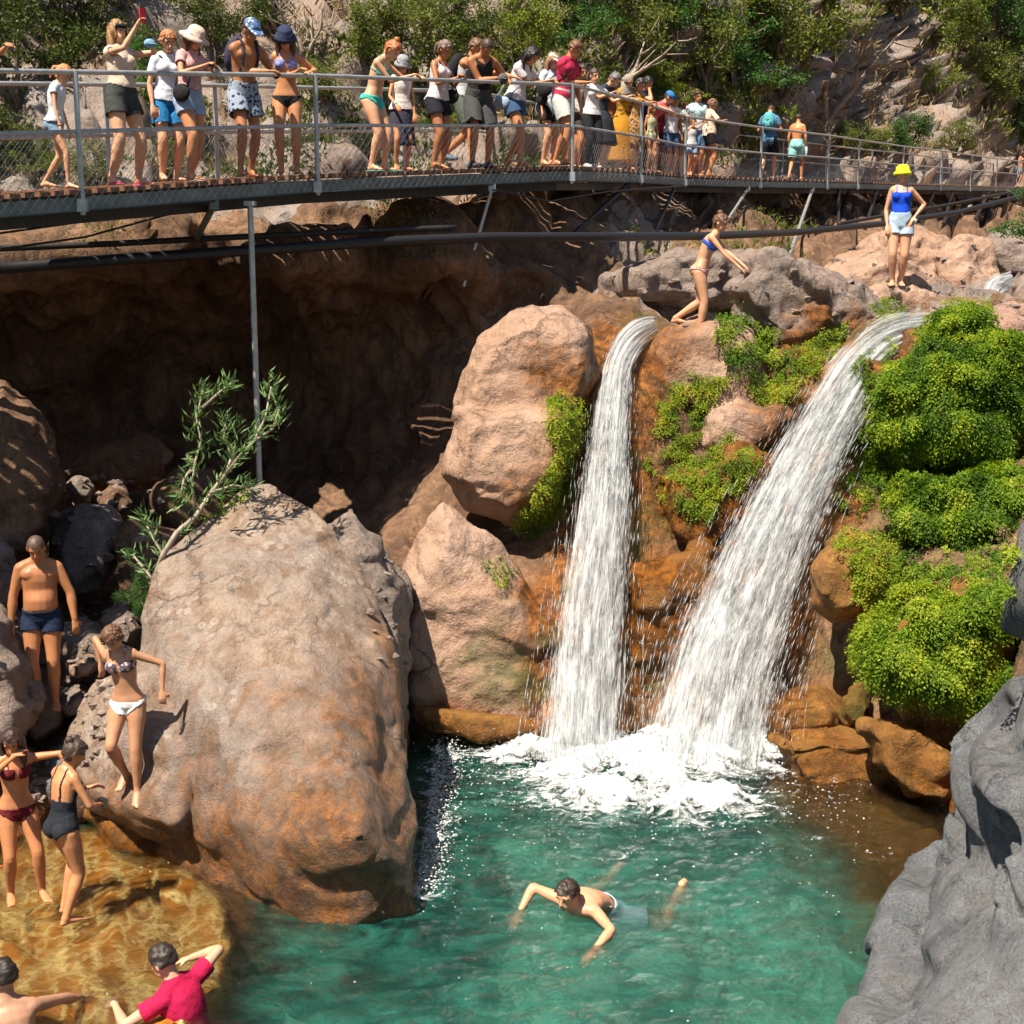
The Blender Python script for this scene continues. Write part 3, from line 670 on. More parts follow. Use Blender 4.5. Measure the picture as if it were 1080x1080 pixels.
def fall(name, L, label, cat, layers=3, parent=None, nst=5000):
    root = thing(name, P(*L[-1][:3]), label, cat)
    L = [(x, y, d, w) for (x, y, d, w) in L]
    pth = smooth_path(L, 120); nu = 40
    base = np.array(root.location)
    for k in range(layers):
        u = np.linspace(-1, 1, nu)
        px = pth[:, 0][:, None]+u[None]*pth[:, 3][:, None]/2*(1-.06*k); v_ = np.linspace(0, 1, 120)
        py = pth[:, 1][:, None]+0*u[None]
        dirx = np.gradient(pth[:, 0]); diry = np.gradient(pth[:, 1]); ln = np.hypot(dirx, diry); nxp = diry/ln; nyp = -dirx/ln
        px = pth[:, 0][:, None]+u[None]*pth[:, 3][:, None]/2*nxp[:, None]; py = pth[:, 1][:, None]+u[None]*pth[:, 3][:, None]/2*nyp[:, None]
        d = pth[:, 2][:, None]-.10*k*(.3+v_[:, None])-.16*(1-u[None]**2)
        V = PA(px, py, d).reshape(-1, 3)
        V += (pnoise(np.stack([np.tile(u*6+k*9, 120), np.repeat(v_*5, nu), np.zeros(120*nu)], 1))*.06)[:, None]*np.array([.2, -1, .2])
        i = np.arange(120*nu).reshape(120, nu); Fq = np.stack([i[:-1, :-1], i[1:, :-1], i[1:, 1:], i[:-1, 1:]], -1).reshape(-1, 4)
        me = mesh_np('veil', V-base, Fq)
        attr(me, 'edge', np.tile(1-np.abs(u), 120))
        uvl = me.uv_layers.new(name='UVMap'); wv_ = np.cumsum(np.r_[0, np.hypot(*np.diff(pth[:, :2], axis=0).T)])/100
        uu = np.stack([np.tile(u*.5, 120)*(np.repeat(pth[:, 3]/80, nu)**.5), np.repeat(wv_, nu)+k*3.7], 1)
        uvl.data.foreach_set('uv', uu[Fq.ravel()].astype(np.float32).ravel())
        link('veil', me, fall_mat('falling water', k, [.455, .49, .52][k]), root)
    # strands and drops: thin solid slivers thrown along the fall
    n = nst; tt = rng.random(n)**.8; uu = np.clip(rng.normal(0, .62, n)*(.75+.45*tt), -1.45, 1.45)
    ii = (tt*118).astype(int); cx_ = pth[ii]; nx_ = pth[np.minimum(ii+1, 119)]
    dirp = nx_[:, :2]-cx_[:, :2]; dirp /= np.linalg.norm(dirp, axis=1)[:, None]+1e-9
    ax = cx_[:, 0]+uu*cx_[:, 3]/2*dirp[:, 1]; ay = cx_[:, 1]-uu*cx_[:, 3]/2*dirp[:, 0]
    ad = cx_[:, 2]-.15-rng.random(n)*.3*(.3+tt)
    Ls = 5+rng.random(n)*15; 
    A = PA(ax, ay, ad); dy_ = dirp*Ls[:, None]; B = PA(ax+dy_[:, 0], ay+dy_[:, 1], ad-Ls*.006)
    T = B-A; T /= np.linalg.norm(T, axis=1)[:, None]
    S = np.cross(T, np.array([0, 1., .2])); S /= np.linalg.norm(S, axis=1)[:, None]; U = np.cross(T, S); w = (.0012+.0022*rng.random(n))[:, None]
    mid = A+(B-A)*.35
    V = np.stack([A, mid+S*w, mid-S*w*.5+U*w, mid-S*w*.5-U*w, B], 1).reshape(-1, 3)-base
    b0 = (np.arange(n)*5)[:, None]; Fs = np.concatenate([b0+np.array(f)[None] for f in ((0, 1, 2), (0, 2, 3), (0, 3, 1), (4, 2, 1), (4, 3, 2), (4, 1, 3))])
    link('spray', mesh_np('spray', V, Fs), M_DROP, root)
    return root
WL = [(692, 342, 17.7, 20), (672, 348, 17.1, 36), (652, 378, 16.6, 34), (644, 450, 16.0, 44), (635, 550, 15.45, 62), (624, 650, 14.95, 76), (612, 782, 14.4, 92), (610, 805, 14.3, 96)]
WR = [(985, 346, 18.2, 40), (940, 358, 17.3, 62), (905, 392, 16.75, 66), (868, 455, 16.2, 70), (830, 530, 15.6, 86), (794, 620, 15.05, 106), (764, 700, 14.7, 126), (744, 790, 14.3, 142), (740, 812, 14.2, 148)]
fall('waterfall', WL, 'narrower straight white waterfall, the left one of the pair', 'waterfall', nst=3600)
fall('waterfall', WR, 'wider slanting white waterfall fanning out beside the fern curtain', 'waterfall', nst=6500)
fall('cascade', [(1070, 296, 22.5, 26), (1052, 304, 21.8, 30), (1046, 318, 21.2, 34), (1040, 334, 20.9, 36)], 'tiny upstream cascade between rocks under the bridge end', 'cascade', layers=2, nst=300)

# foam where the falls land
cxy = [(612, 782, .62), (735, 792, .95), (670, 800, .95), (560, 795, .4), (650, 842, .62), (735, 850, .55), (800, 795, .5), (765, 806, .55), (690, 815, .7), (590, 820, .45), (530, 800, .3)]
X, Y, Fq = grid(PW(430, 850).x-.3, PW(850, 850).x+.5, 11.0, 14.7, .018)
f = np.zeros_like(X)
for x_, y_, r_ in cxy:
    p_ = PW(x_, y_); f = np.maximum(f, 1.62-np.hypot((X-p_.x)/r_/1.25, (Y-p_.y)/r_/.8))
q = np.stack([X, Y, X*0], -1); nz = fbm(q*2.2+5, 5, .6); n3 = fbm(q*9+3, 4, .6)
f2 = f+nz*.8+n3*.22
zf = .035+.20*sstep(.7, 1.7, f+nz*.3)*(.75+.4*nz)+.03*np.abs(n3)*sstep(.4, .9, f2)
V = np.stack([X+.02*n3, Y, zf], -1).reshape(-1, 3)
keep = (f2.ravel()[Fq] > .12).all(1); Fk = Fq[keep]; used = np.unique(Fk); rm = np.full(len(V), -1); rm[used] = np.arange(len(used))
me = mesh_np('foam', V[used], rm[Fk]); attr(me, 'cover', (f+nz*.35+n3*.1).ravel()[used])
t = NT('white foam'); pos = t.n('ShaderNodeNewGeometry').outputs['Position']
n1 = t.noise(t.mapping(pos, (1, 1.5, 1)), 4.5, 6, .66, 1.6); n2 = t.noise(pos, 40, 4, .7)
al = t.ramp(t.math('ADD', t.math('MULTIPLY', t.attr('cover'), .75), t.math('MULTIPLY', t.math('SUBTRACT', n1, .5), 3.0)), [(.40, 0.0), (.75, .45), (1.0, .95)])
df = t.n('ShaderNodeBsdfPrincipled', {'Base Color': (.86, .89, .90, 1), 'Roughness': .6, 'Subsurface Weight': .0}); t.link(t.bump(n1, .7, .08), df.inputs['Normal'])
tp = t.n('ShaderNodeBsdfTransparent'); m = t.n('ShaderNodeMixShader', {0: al}); t.link(tp.outputs[0], m.inputs[1]); t.link(df.outputs[0], m.inputs[2]); t.link(m.outputs[0], t.out.inputs['Surface'])
FOAMMAT = t.mat
tag(link('foam', me, t.mat), 'churning white foam where both waterfalls hit the pool', 'foam', kind='stuff')
M_FOAM = t.mat
X2, Y2, F2 = grid(-.95, -.35, PW(450, 955).y, PW(450, 790).y, .012)
e_ = 1.0-np.abs(X2+.74+.08*np.sin(Y2*3))/.22; n5 = fbm(np.stack([X2*6, Y2*5, X2*0], -1), 4, .6); c5 = e_*.55+n5*.55
V5 = np.stack([X2, Y2, .035+.04*np.abs(n5)], -1).reshape(-1, 3); me5 = mesh_np('foam', V5, F2); attr(me5, 'cover', c5.ravel())
tag(link('foam', me5, FOAMMAT), 'thin line of white foam lapping along the right flank of the huge boulder', 'foam', kind='stuff')
# droplets and flecks of foam drifting away
n = 5000; a = rng.random(n)*2*np.pi; c0 = np.array([[PW(x_, y_).x, PW(x_, y_).y] for x_, y_, r_ in cxy]); k = rng.integers(0, len(c0), n)
rad = np.abs(rng.normal(0, .75, n)); pxy = c0[k]+np.stack([np.cos(a)*rad*1.2, -np.abs(np.sin(a))*rad*1.0+.15], 1)
hgt = np.where(rng.random(n) < .45, np.abs(rng.normal(0, .16, n))*np.exp(-rad), 0)+.03
# long drifting flecks over the whole pool
n2 = 9000; fx = rng.uniform(-3.1, 3.4, n2); fy = rng.uniform(7.5, 14, n2)
msk = (rng.random(n2) < .55) & (np.abs(pnoise(np.stack([fx*1.3+.5*fy+fbm(np.stack([fx, fy, fx*0], 1), 2)*.8, fy*1.2-.4*fx, fx*0], 1))) < .03); fx, fy = fx[msk], fy[msk]
# splashes at the edge of the big boulder
n4 = 2600; bx = PW(445, 900); ex = bx.x+.0+np.abs(rng.normal(0, .13, n4)); ey = rng.uniform(PW(450, 950).y, PW(450, 790).y, n4)
Q = np.r_[np.c_[pxy, hgt], np.c_[fx, fy, np.full(len(fx), .025)], np.c_[ex, ey, .02+np.abs(rng.normal(0, .05, n4))]]
s = np.r_[.002+.010*rng.random(n)**2.5, .002+.006*rng.random(len(fx))**2, .002+.010*rng.random(n4)**2]
oct_ = np.array([[1, 0, 0], [-1, 0, 0], [0, 1, 0], [0, -1, 0], [0, 0, .6], [0, 0, -.6]]); of = np.array([[0, 2, 4], [2, 1, 4], [1, 3, 4], [3, 0, 4], [2, 0, 5], [1, 2, 5], [3, 1, 5], [0, 3, 5]])
st = rng.uniform(.7, 1.8, (len(Q), 1, 3)); V = (Q[:, None]+oct_[None]*s[:, None, None]*st).reshape(-1, 3)
Fs = (np.arange(len(Q))[:, None, None]*6+of[None]).reshape(-1, 3)
tag(link('foam', mesh_np('foam_flecks', V, Fs), M_DROP), 'scattered white droplets and flecks on the pool', 'foam', kind='stuff')
# ---------------------------------------------------------------- plants
def leaf_quads(C, D, U, L, W, tones, name='leaves'):
    """one diamond leaf per row: centre base C, direction D, side U, length L, width W"""
    n = len(C); L = np.broadcast_to(L, n)[:, None]; W = np.broadcast_to(W, n)[:, None]
    D = D/(np.linalg.norm(D, axis=1)[:, None]+1e-9); U = U-D*(U*D).sum(1)[:, None]; U /= np.linalg.norm(U, axis=1)[:, None]+1e-9
    Nn = np.cross(D, U)
    V = np.stack([C, C+D*L*.5+U*W*.5+Nn*W*.12, C+D*L, C+D*L*.5-U*W*.5+Nn*W*.12], 1).reshape(-1, 3)
    me = mesh_np(name, V, np.arange(n*4).reshape(-1, 4), False); attr(me, 'rnd', np.repeat(tones, 4)); return me
def inpoly(x, y, poly):
    c = np.zeros(len(x), bool); n = len(poly)
    for i in range(n):
        x1, y1 = poly[i]; x2, y2 = poly[i-1]
        c ^= ((y1 > y) != (y2 > y)) & (x < (x2-x1)*(y-y1)/((y2-y1) if y2 != y1 else 1e-9)+x1)
    return c
def projA(W):
    z = W[:, 2]-CAMZ; d = W[:, 1]*cp-z*sp; return 540+F*W[:, 0]/d, 540-F*(W[:, 1]*sp+z*cp)/d, d
def fern_on(W, N, Fk, poly, mat, parent, dens=2600, size=.055, jit=14, lift=.05, tone=0.0):
    """maidenhair sprigs grown out of a rock's surface inside an area"""
    tri = Fk; A = W[tri[:, 0]]; B = W[tri[:, 1]]; Cc = W[tri[:, 2]]
    cen = (A+B+Cc)/3; fn = N[tri[:, 0]]; tc = np.array([0, 0, CAMZ])-cen; tc /= np.linalg.norm(tc, axis=1)[:, None]
    nj = fbm(cen*2.5, 3)*jit; px, py, d = projA(cen)
    ok = inpoly(px+nj, py+nj, poly) & ((fn*tc).sum(1) > -.25)
    A, B, Cc, fn = A[ok], B[ok], Cc[ok], fn[ok]; area = np.linalg.norm(np.cross(B-A, Cc-A), axis=1)/2
    if area.sum() <= 0: return None
    n = int(dens*area.sum()); k = rng.choice(len(A), n, p=area/area.sum())
    a, b = rng.random((2, n)); s = a+b > 1; a[s] = 1-a[s]; b[s] = 1-b[s]
    p = A[k]+(B-A)[k]*a[:, None]+(Cc-A)[k]*b[:, None]; nn = fn[k]
    return sprigs(p, nn, mat, parent, size, lift, tone)
def sprigs(p, nn, mat, parent, size, lift, tone):
    n = len(p)
    lump = fbm(p*7, 3); p = p+nn*(lift*(.3+1.2*np.clip(lump+.35, 0, 1.3)))[:, None]
    out = nn*.8+np.array([0, 0, .05])+rng.normal(0, .45, (n, 3)); out /= np.linalg.norm(out, axis=1)[:, None]
    m = 5; t = (np.arange(m)+1)/m; ln = size*(1.2+rng.random(n)*1.6)
    C = p[:, None]+out[:, None]*(ln[:, None]*t[None])[..., None]-np.array([0, 0, 1])*(ln[:, None]*t[None]**2*.85)[..., None]
    D = rng.normal(0, .55, (n, m, 3))+out[:, None]*.6-np.array([0, 0, .55]); U = np.cross(D, nn[:, None]+np.array([0, 0, .5])+rng.normal(0, .35, (n, m, 3)))
    tones = np.clip(np.repeat((.42+tone+.55*fbm(p*3.1+9, 2)+.25*lump)[:, None], m, 1)+rng.normal(0, .14, (n, m)), 0, 1)
    me = leaf_quads(C.reshape(-1, 3)-np.array(parent.location), D.reshape(-1, 3), U.reshape(-1, 3), size*(.45+.5*rng.random(n*m)), size*(.28+.25*rng.random(n*m)), tones.ravel())
    return link('foliage', me, mat, parent)
def tris(me):
    me.calc_loop_triangles(); a = np.empty(len(me.loop_triangles)*3, np.int32); me.loop_triangles.foreach_get('vertices', a); return a.reshape(-1, 3)
_bv = []; _bf = []; _o = 0
for W_, N_, o_, me_, c_0 in ROCKS.values():
    T_ = tris(me_); _bv.append(W_); _bf.append(T_+_o); _o += len(W_)
_cm = bpy.data.objects['cliff'].data; _bv.append(coords(_cm)); _bf.append(tris(_cm)+_o)
ALLROCK = BVHTree.FromPolygons(np.concatenate(_bv).tolist(), np.concatenate(_bf).tolist())
def fern_patch(poly, mat, lab, n=1500, size=.04, lift=.03, tone=0.0, jit=9, clump=.0, dr=None):
    """sprigs rooted directly on whatever rock lies in that direction"""
    x0, x1 = min(q[0] for q in poly)-jit, max(q[0] for q in poly)+jit; y0, y1 = min(q[1] for q in poly)-jit, max(q[1] for q in poly)+jit
    pp, nq = [], []; tries = 0
    while len(pp) < n and tries < n*14:
        tries += 1; x, y = rng.uniform(x0, x1), rng.uniform(y0, y1); e = pnoise(np.array([x*.05, y*.05, 3.0]))*jit*1.6+rng.normal(0, jit*.25)
        if not inpoly(np.array([x+e]), np.array([y-e]), poly)[0]: continue
        if clump and pnoise(np.array([x*.045, y*.06, 8.0])) < clump-.35: continue
        h_ = ALLROCK.ray_cast(CAM, (P(x, y, 10)-CAM).normalized(), 60)
        if h_[0] is None or (dr and not dr[0] < proj(h_[0])[2] < dr[1]): continue
        v_ = h_[1] if h_[1].dot(CAM-h_[0]) > 0 else -h_[1]; v_ = (v_*.55+(CAM-h_[0]).normalized()*.25+Vector((-.15, 0, .3))).normalized(); pp.append(tuple(h_[0])); nq.append(tuple(v_))
    p = np.array(pp); root = thing('fern_clump', Vector(p.mean(0)), lab, 'fern'); sprigs(p, np.array(nq), mat, root, size, lift, tone); return root
def on_rock(label, poly, mat, lab, **kw):
    W, N, o, me, c0 = ROCKS[label]
    root = thing('fern_clump', P(sum(q[0] for q in poly)/len(poly), sum(q[1] for q in poly)/len(poly), proj(c0)[2]-.6), lab, 'fern')
    fern_on(W, N, tris(me), poly, mat, root, **kw); return root
def on_cliff(poly, mat, lab, **kw):
    x0, x1 = min(q[0] for q in poly)-30, max(q[0] for q in poly)+30; y0, y1 = min(q[1] for q in poly)-30, max(q[1] for q in poly)+30
    me = bpy.data.objects['cliff'].data; W = coords(me); N = normals(me); px, py, d = projA(W); ok = (px > x0) & (px < x1) & (py > y0) & (py < y1)
    T = tris(me); T = T[ok[T].all(1)]
    root = thing('fern_clump', on_sheet(sum(q[0] for q in poly)/len(poly), sum(q[1] for q in poly)/len(poly))[0], lab, 'fern')
    fern_on(W, N, T, poly, mat, root, **kw); return root
def tight(q, d, t, k=.9, **kw): return blob(q, d, t, grow=k, **kw)
def fern_mound(lumps, poly, mat, lab, **kw):
    c = sum((Vector(p) for L in lumps for p in L), Vector())/sum(len(L) for L in lumps)
    root = thing('fern_clump', c, lab, 'fern')
    o = rock('root_mass', lumps, M_SOIL, None, voxel=.05, smooth=4, amp=.18, rid=.13, freq=1.9, parent=root, wetk=0)
    W, N, _, me, c0 = ROCKS['root_mass']
    fern_on(W, N, tris(me), [(-500, -500), (2000, -500), (2000, 2000), (-500, 2000)], mat, root, **kw); return root
A1 = [(893, 470), (925, 405), (965, 352), (1005, 322), (1060, 345), (1135, 400), (1135, 520), (1010, 530), (940, 492)]
fern_mound([tight([(900, 465), (930, 405), (970, 355), (1010, 330), (1060, 345), (1130, 400), (1130, 465), (1040, 480), (960, 480)], 16.3, .9, .94, front=.62, fshift=(0, -8)),
            tight([(955, 430), (990, 380), (1050, 370), (1110, 420), (1060, 460), (990, 460)], 15.9, .5)], A1, L_FERN,
           'largest fern curtain, hanging from the rim beside the right waterfall', dens=3000, size=.048)
B1 = [(915, 560), (940, 500), (1000, 470), (1135, 440), (1135, 615), (1060, 612), (1000, 605), (945, 590)]
fern_mound([tight([(925, 560), (945, 515), (1000, 500), (1130, 485), (1130, 600), (1050, 610), (980, 598)], 15.4, .85, .92, front=.62, fshift=(0, -10))], B1, L_FERN,
           'middle fern cushion of the right bank, below the large curtain', dens=3000, size=.048)
C1 = [(912, 690), (918, 655), (950, 628), (1010, 606), (1050, 612), (1068, 650), (1066, 720), (1045, 757), (990, 756), (945, 730)]
fern_mound([tight([(925, 690), (930, 660), (960, 635), (1015, 618), (1050, 625), (1062, 680), (1045, 735), (1000, 745), (950, 728)], 13.2, .8, .96, front=.65, fshift=(0, -8))], C1, L_FERN,
           'lowest fern cushion, bright green, on the undercut brown mound', dens=3600, size=.044, tone=.16)
fern_patch([(880, 572), (900, 556), (940, 568), (956, 605), (938, 650), (908, 645), (900, 612)], L_FERNY, 'fern cap on the round rust-brown boulder', 1700, .036, .05, jit=6)
fern_patch([(575, 425), (598, 412), (620, 432), (614, 480), (606, 525), (580, 560), (556, 572), (542, 545), (565, 515), (588, 480)], L_FERNY, 'yellow-green fern strip draped down the left side of the left waterfall', 2600, .036, .06, jit=9)
fern_patch([(690, 415), (725, 398), (772, 392), (768, 410), (740, 436), (735, 462), (790, 470), (800, 492), (765, 530), (740, 560), (725, 540), (695, 512), (692, 470)], L_FERNY, 'fern patch draped on the rock between the two waterfalls', 3200, .036, .05, jit=12, clump=.18)
fern_patch([(748, 330), (775, 322), (800, 345), (838, 372), (832, 400), (800, 402), (768, 375)], L_FERN, 'ferns below the angular grey boulder', 1500, .042, .08, jit=10, clump=.1)
fern_patch([(790, 405), (830, 402), (845, 415), (820, 428), (790, 420)], L_FERNY, 'small fern tuft on the pale rock left of the right waterfall', 500, .035, .05, jit=6)
fern_patch([(838, 385), (860, 352), (895, 342), (888, 368), (858, 400), (838, 408)], L_FERNY, 'orange-tinged ferns along the top of the right waterfall', 900, .036, .05, jit=8)
fern_patch([(918, 322), (935, 312), (955, 325), (950, 342), (925, 340)], L_FERN, 'little fern tuft on the rock above the right waterfall', 350, .035, .05, jit=5)
fern_patch([(962, 352), (1000, 322), (1035, 318), (1052, 340), (1005, 362), (975, 372)], L_FERNY, 'yellow-tinged ferns along the rim right of the right waterfall', 1500, .04, .08, jit=8)
fern_patch([(905, 470), (930, 440), (1000, 470), (1080, 450), (1080, 520), (1000, 520), (900, 530)], L_FERN, 'trailing ferns in the shaded gap between the two upper cushions', 3600, .042, .10, jit=24, clump=.1)
fern_patch([(950, 585), (1070, 590), (1070, 640), (1000, 625), (945, 640)], L_FERN, 'trailing ferns between the middle and the lowest cushion', 1600, .04, .08, jit=16, clump=.1)
fern_patch([(870, 440), (905, 380), (940, 360), (930, 420), (900, 480), (880, 500)], L_FERN, 'ragged ferns hanging along the edge of the right waterfall', 1100, .04, .08, jit=10, clump=.15)
fern_patch([(505, 590), (530, 585), (545, 600), (535, 620), (515, 610)], L_FERN, 'few fern leaves in the crack below the tall pink rock', 120, .03, .02, jit=5)
on_cliff([(770, 430), (800, 455), (835, 450), (800, 520), (770, 560), (745, 540)], L_FERNY, 'sparse mossy fern on the ochre rock between the falls', dens=1500, size=.04)

# --- loose stones on the left bank and in the hollow
def rubble(lab, regions, seed):
    r = np.random.default_rng(seed); m = MB()
    for poly, n, smin, smax in regions:
        x0, x1 = min(q[0] for q in poly), max(q[0] for q in poly); y0, y1 = min(q[1] for q in poly), max(q[1] for q in poly); k = 0
        while k < n:
            x, y = r.uniform(x0, x1), r.uniform(y0, y1); k += 1
            h_ = ALLROCK.ray_cast(CAM, (P(x, y, 10)-CAM).normalized(), 60)
            if h_[0] is None or abs(h_[1].z) < .25 or not inpoly(np.array([x]), np.array([y]), poly)[0]: continue
            s_ = smin+(smax-smin)*r.random()**2; pts = r.normal(0, 1, (11, 3)); pts /= np.linalg.norm(pts, axis=1)[:, None]; pts *= np.array([1, .8, .6])*s_*r.uniform(.8, 1.1, (11, 1))
            bm = bmesh.new(); [bm.verts.new(Vector(p_)+h_[0]) for p_ in pts]; bmesh.ops.convex_hull(bm, input=bm.verts); bm.verts.index_update()
            m.add([v.co.copy() for v in bm.verts], [tuple(v.index for v in f.verts) for f in bm.faces]); bm.free()
    me = m.mesh('rubble'); attr(me, 'wet', np.zeros(len(m.v))); attr(me, 'moss', np.zeros(len(m.v))); tag(link('rubble', me, M_WARM), lab, 'rubble', kind='stuff')
rubble('loose stones and grit between the left-bank rocks', [([(40, 640), (150, 640), (140, 760), (60, 860), (20, 860)], 420, .015, .09), ([(50, 470), (200, 480), (150, 590), (60, 620)], 260, .02, .12), ([(640, 290), (1080, 255), (1080, 345), (640, 345)], 260, .02, .10), ([(370, 560), (440, 600), (430, 740), (400, 700)], 60, .02, .08)], 31)
# --- shrubs and trees of the hillside
def shrub_protos():
    out = []
    for seed, (sx, flat) in enumerate([(.55, .8), (.75, .6), (.45, 1.0), (.6, .9)]):
        r = np.random.default_rng(100+seed); br = MB(); tips = []
        nl = 5+seed
        for k in range(nl):
            a = 2*math.pi*(k+r.random()*.6)/nl; tilt = r.uniform(.25, .9)
            p = [Vector((0, 0, -.12))]; d = Vector((math.cos(a)*tilt*.6, math.sin(a)*tilt*.6, 1)).normalized()
            for j in range(5):
                d = (d+Vector(r.normal(0, .22, 3))+Vector((0, 0, .03))).normalized(); p.append(p[-1]+d*.17)
                if j > 0:
                    dd_ = (d+Vector(r.normal(0, .7, 3))).normalized(); q = [p[-1], p[-1]+dd_*.12, p[-1]+dd_*.22+Vector((0, 0, .03))]
                    br.tube(q, [.010, .007, .003], 5); tips.append(q[-1]); tips.append(q[-2])
                    dd_ = (d+Vector(r.normal(0, .8, 3))).normalized(); q = [p[-1], p[-1]+dd_*.10, p[-1]+dd_*.19]
                    br.tube(q, [.008, .006, .003], 5); tips.append(q[-1])
            br.tube(p, [.028, .024, .02, .015, .010, .005], 6); tips.append(p[-1])
        T = np.array([tuple(t_) for t_ in tips]); n = 5200
        k = r.integers(0, len(T), n); cl = r.normal(0, 1, (n, 3)); cl /= np.linalg.norm(cl, axis=1)[:, None]; cl *= (r.random(n)**.45)[:, None]*(.085+.05*r.random(n))[:, None]*np.array([1.15, 1.15, .8*flat])
        C = T[k]+cl; D = r.normal(0, 1, (n, 3))+cl*8+np.array([0, 0, .2]); U = r.normal(0, 1, (n, 3))
        tone = np.clip(.4+.2*np.sin(k*1.7)+r.normal(0, .2, n), 0, 1)
        crown = leaf_quads(C, D, U, .028+.022*r.random(n), .014+.012*r.random(n), tone, 'crown')
        out.append((br.mesh('branches', True), crown))
    return out
PROTO = shrub_protos()
_mcache = {}
def matmesh(me, mat):
    key = (me.name, mat.name)
    if key not in _mcache:
        c = me.copy(); c.materials.clear(); c.materials.append(mat); _mcache[key] = c
    return _mcache[key]
def shrub(px, py, hpx, k, leafm, lab, name='shrub', cat='shrub', bark=M_BARK, sq=1.0, lean=0.0, d=None, bare=False):
    p, nrm = on_sheet(px, py); 
    if d: p = P(px, py, d)
    dist = proj(p)[2]; h = hpx/F*dist
    r = thing(name, p, lab, cat, rz=0); br, cr = PROTO[k % 4]
    rot = (0, R(lean), k*1.3+px*.01)
    for nm, me_, m_ in (('branches', br, bark), ('crown', cr, leafm)):
        if bare and nm == 'crown': continue
        c = bpy.data.objects.new(nm, matmesh(me_, m_)); COL.objects.link(c); c.parent = r; c.rotation_euler = rot; c.scale = (h*sq, h*sq, h)
    return r
sh = [
 (470, 140, 45, 0, L_LIGHT, 'low yellow-green bush behind the legs of the woman in the white tank top'),
 (585, 120, 70, 2, L_MID, 'olive shrub right behind the man in the red t-shirt'),
 (690, 118, 60, 1, L_LIGHT, 'sunlit bush behind the man with the blue cap'),
 (868, 55, 70, 3, L_LIGHT, 'pale yellow-green shrub on the upper slope above the walkers'),
 (980, 110, 45, 2, L_LIGHT, 'small pale bush right of the scree slope'),
 (905, 165, 34, 0, L_LIGHT, 'tiny sunlit bush behind the first far railing posts'),
 (20, 105, 130, 0, L_DARK, 'dark shrub at the top left corner of the slope'),
 (85, 60, 90, 1, L_DARK, 'dark shrub above the girl with the ponytail'),
 (-20, 195, 90, 3, L_DARK, 'shaded shrub at the left edge behind the railing'),
 (30, 190, 60, 1, L_MID, 'low olive shrub behind the girl in denim shorts'),
 (105, 200, 60, 2, L_MID, 'low sunlit shrub behind the woman with the red phone'),
 (165, 110, 75, 0, L_GREEN, 'green shrub behind the woman with the red phone'),
 (225, 60, 80, 2, L_DARK, 'dark shrub above the woman in the pink sun hat'),
 (180, 195, 50, 3, L_MID, 'low shrub between the hat woman and the slope behind'),
 (290, 40, 70, 1, L_DARK, 'dark shrub above the shirtless man in a cap'),
 (345, 110, 50, 3, L_MID, 'small olive shrub on the grey slab behind the bucket-hat woman'),
 (385, 70, 80, 0, L_MID, 'olive shrub above left of the red-haired woman in turquoise'),
 (440, 95, 100, 1, L_MID, 'olive shrub behind the red-haired woman in turquoise'),
 (480, 60, 80, 2, L_DARK, 'dark leafed shrub above the woman in the white tank top'),
 (545, 75, 85, 3, L_LIGHT, 'bright yellow-green shrub above the bald man'),
 (515, 110, 60, 0, L_LIGHT, 'pale yellow-green shrub right behind the bald man'),
 (600, 60, 95, 1, L_GREEN, 'green tree above the man in the red t-shirt'),
 (655, 76, 100, 2, L_MID, 'olive tree with bare limbs above the middle of the crowd'),
 (710, 60, 110, 0, L_GREEN, 'green tree above the man with the blue cap'),
 (745, 92, 100, 3, L_MID, 'tree behind the man in the light blue t-shirt'),
 (775, 105, 105, 1, L_GREEN, 'fresh green tree left of the man in the blue striped shirt'),
 (825, 88, 120, 2, L_MID, 'tall olive tree above the two walkers'),
 (795, 150, 40, 3, L_LIGHT, 'sunlit bush just behind the striped-shirt walker'),
 (870, 8, 80, 2, L_DARK, 'dark shrub at the top edge left of the gully'),
 (1005, 60, 80, 0, L_MID, 'olive shrub right of the rocky gully'),
 (1030, 50, 110, 1, L_GREEN, 'green tree near the top right corner'),
 (1075, 90, 110, 2, L_GREEN, 'green tree at the right edge of the slope'),
 (1045, 120, 80, 3, L_MID, 'olive bush above the far end of the walkway'),
 (1075, 160, 80, 0, L_GREEN, 'green bush touching the far end of the walkway'),
 (950, 20, 80, 3, L_DARK, 'dark shrub at the top edge right of the gully'),
 (1010, 0, 90, 2, L_MID, 'olive tree at the very top right of the gully'),
 (955, 165, 50, 0, L_GREEN, 'round green bush on the pale slab behind the walkway'),
 (930, 168, 35, 1, L_LIGHT, 'small yellow-green bush at the foot of the pale slab'),
 (720, 8, 80, 1, L_DARK, 'dark tree at the top edge above the crowd'),
 (620, 5, 80, 2, L_DARK, 'dark tree at the top edge above the man in the red t-shirt'),
 (790, 12, 90, 3, L_GREEN, 'green tree at the top edge left of the tall olive tree'),
 (545, 8, 70, 0, L_DARK, 'dark tree at the top edge above the yellow-green shrub'),
 (420, 8, 80, 3, L_DARK, 'dark shrub at the top edge above the olive shrub'),
 (130, 8, 80, 2, L_DARK, 'dark shrub at the top edge left of the grey outcrop'),
 (890, 165, 40, 2, L_MID, 'small shrub just above the walkway rail by the gully'),
 (1010, 165, 40, 1, L_MID, 'low bush by the far posts of the walkway'),
]
for a in sh: shrub(*a, sq=1.05)
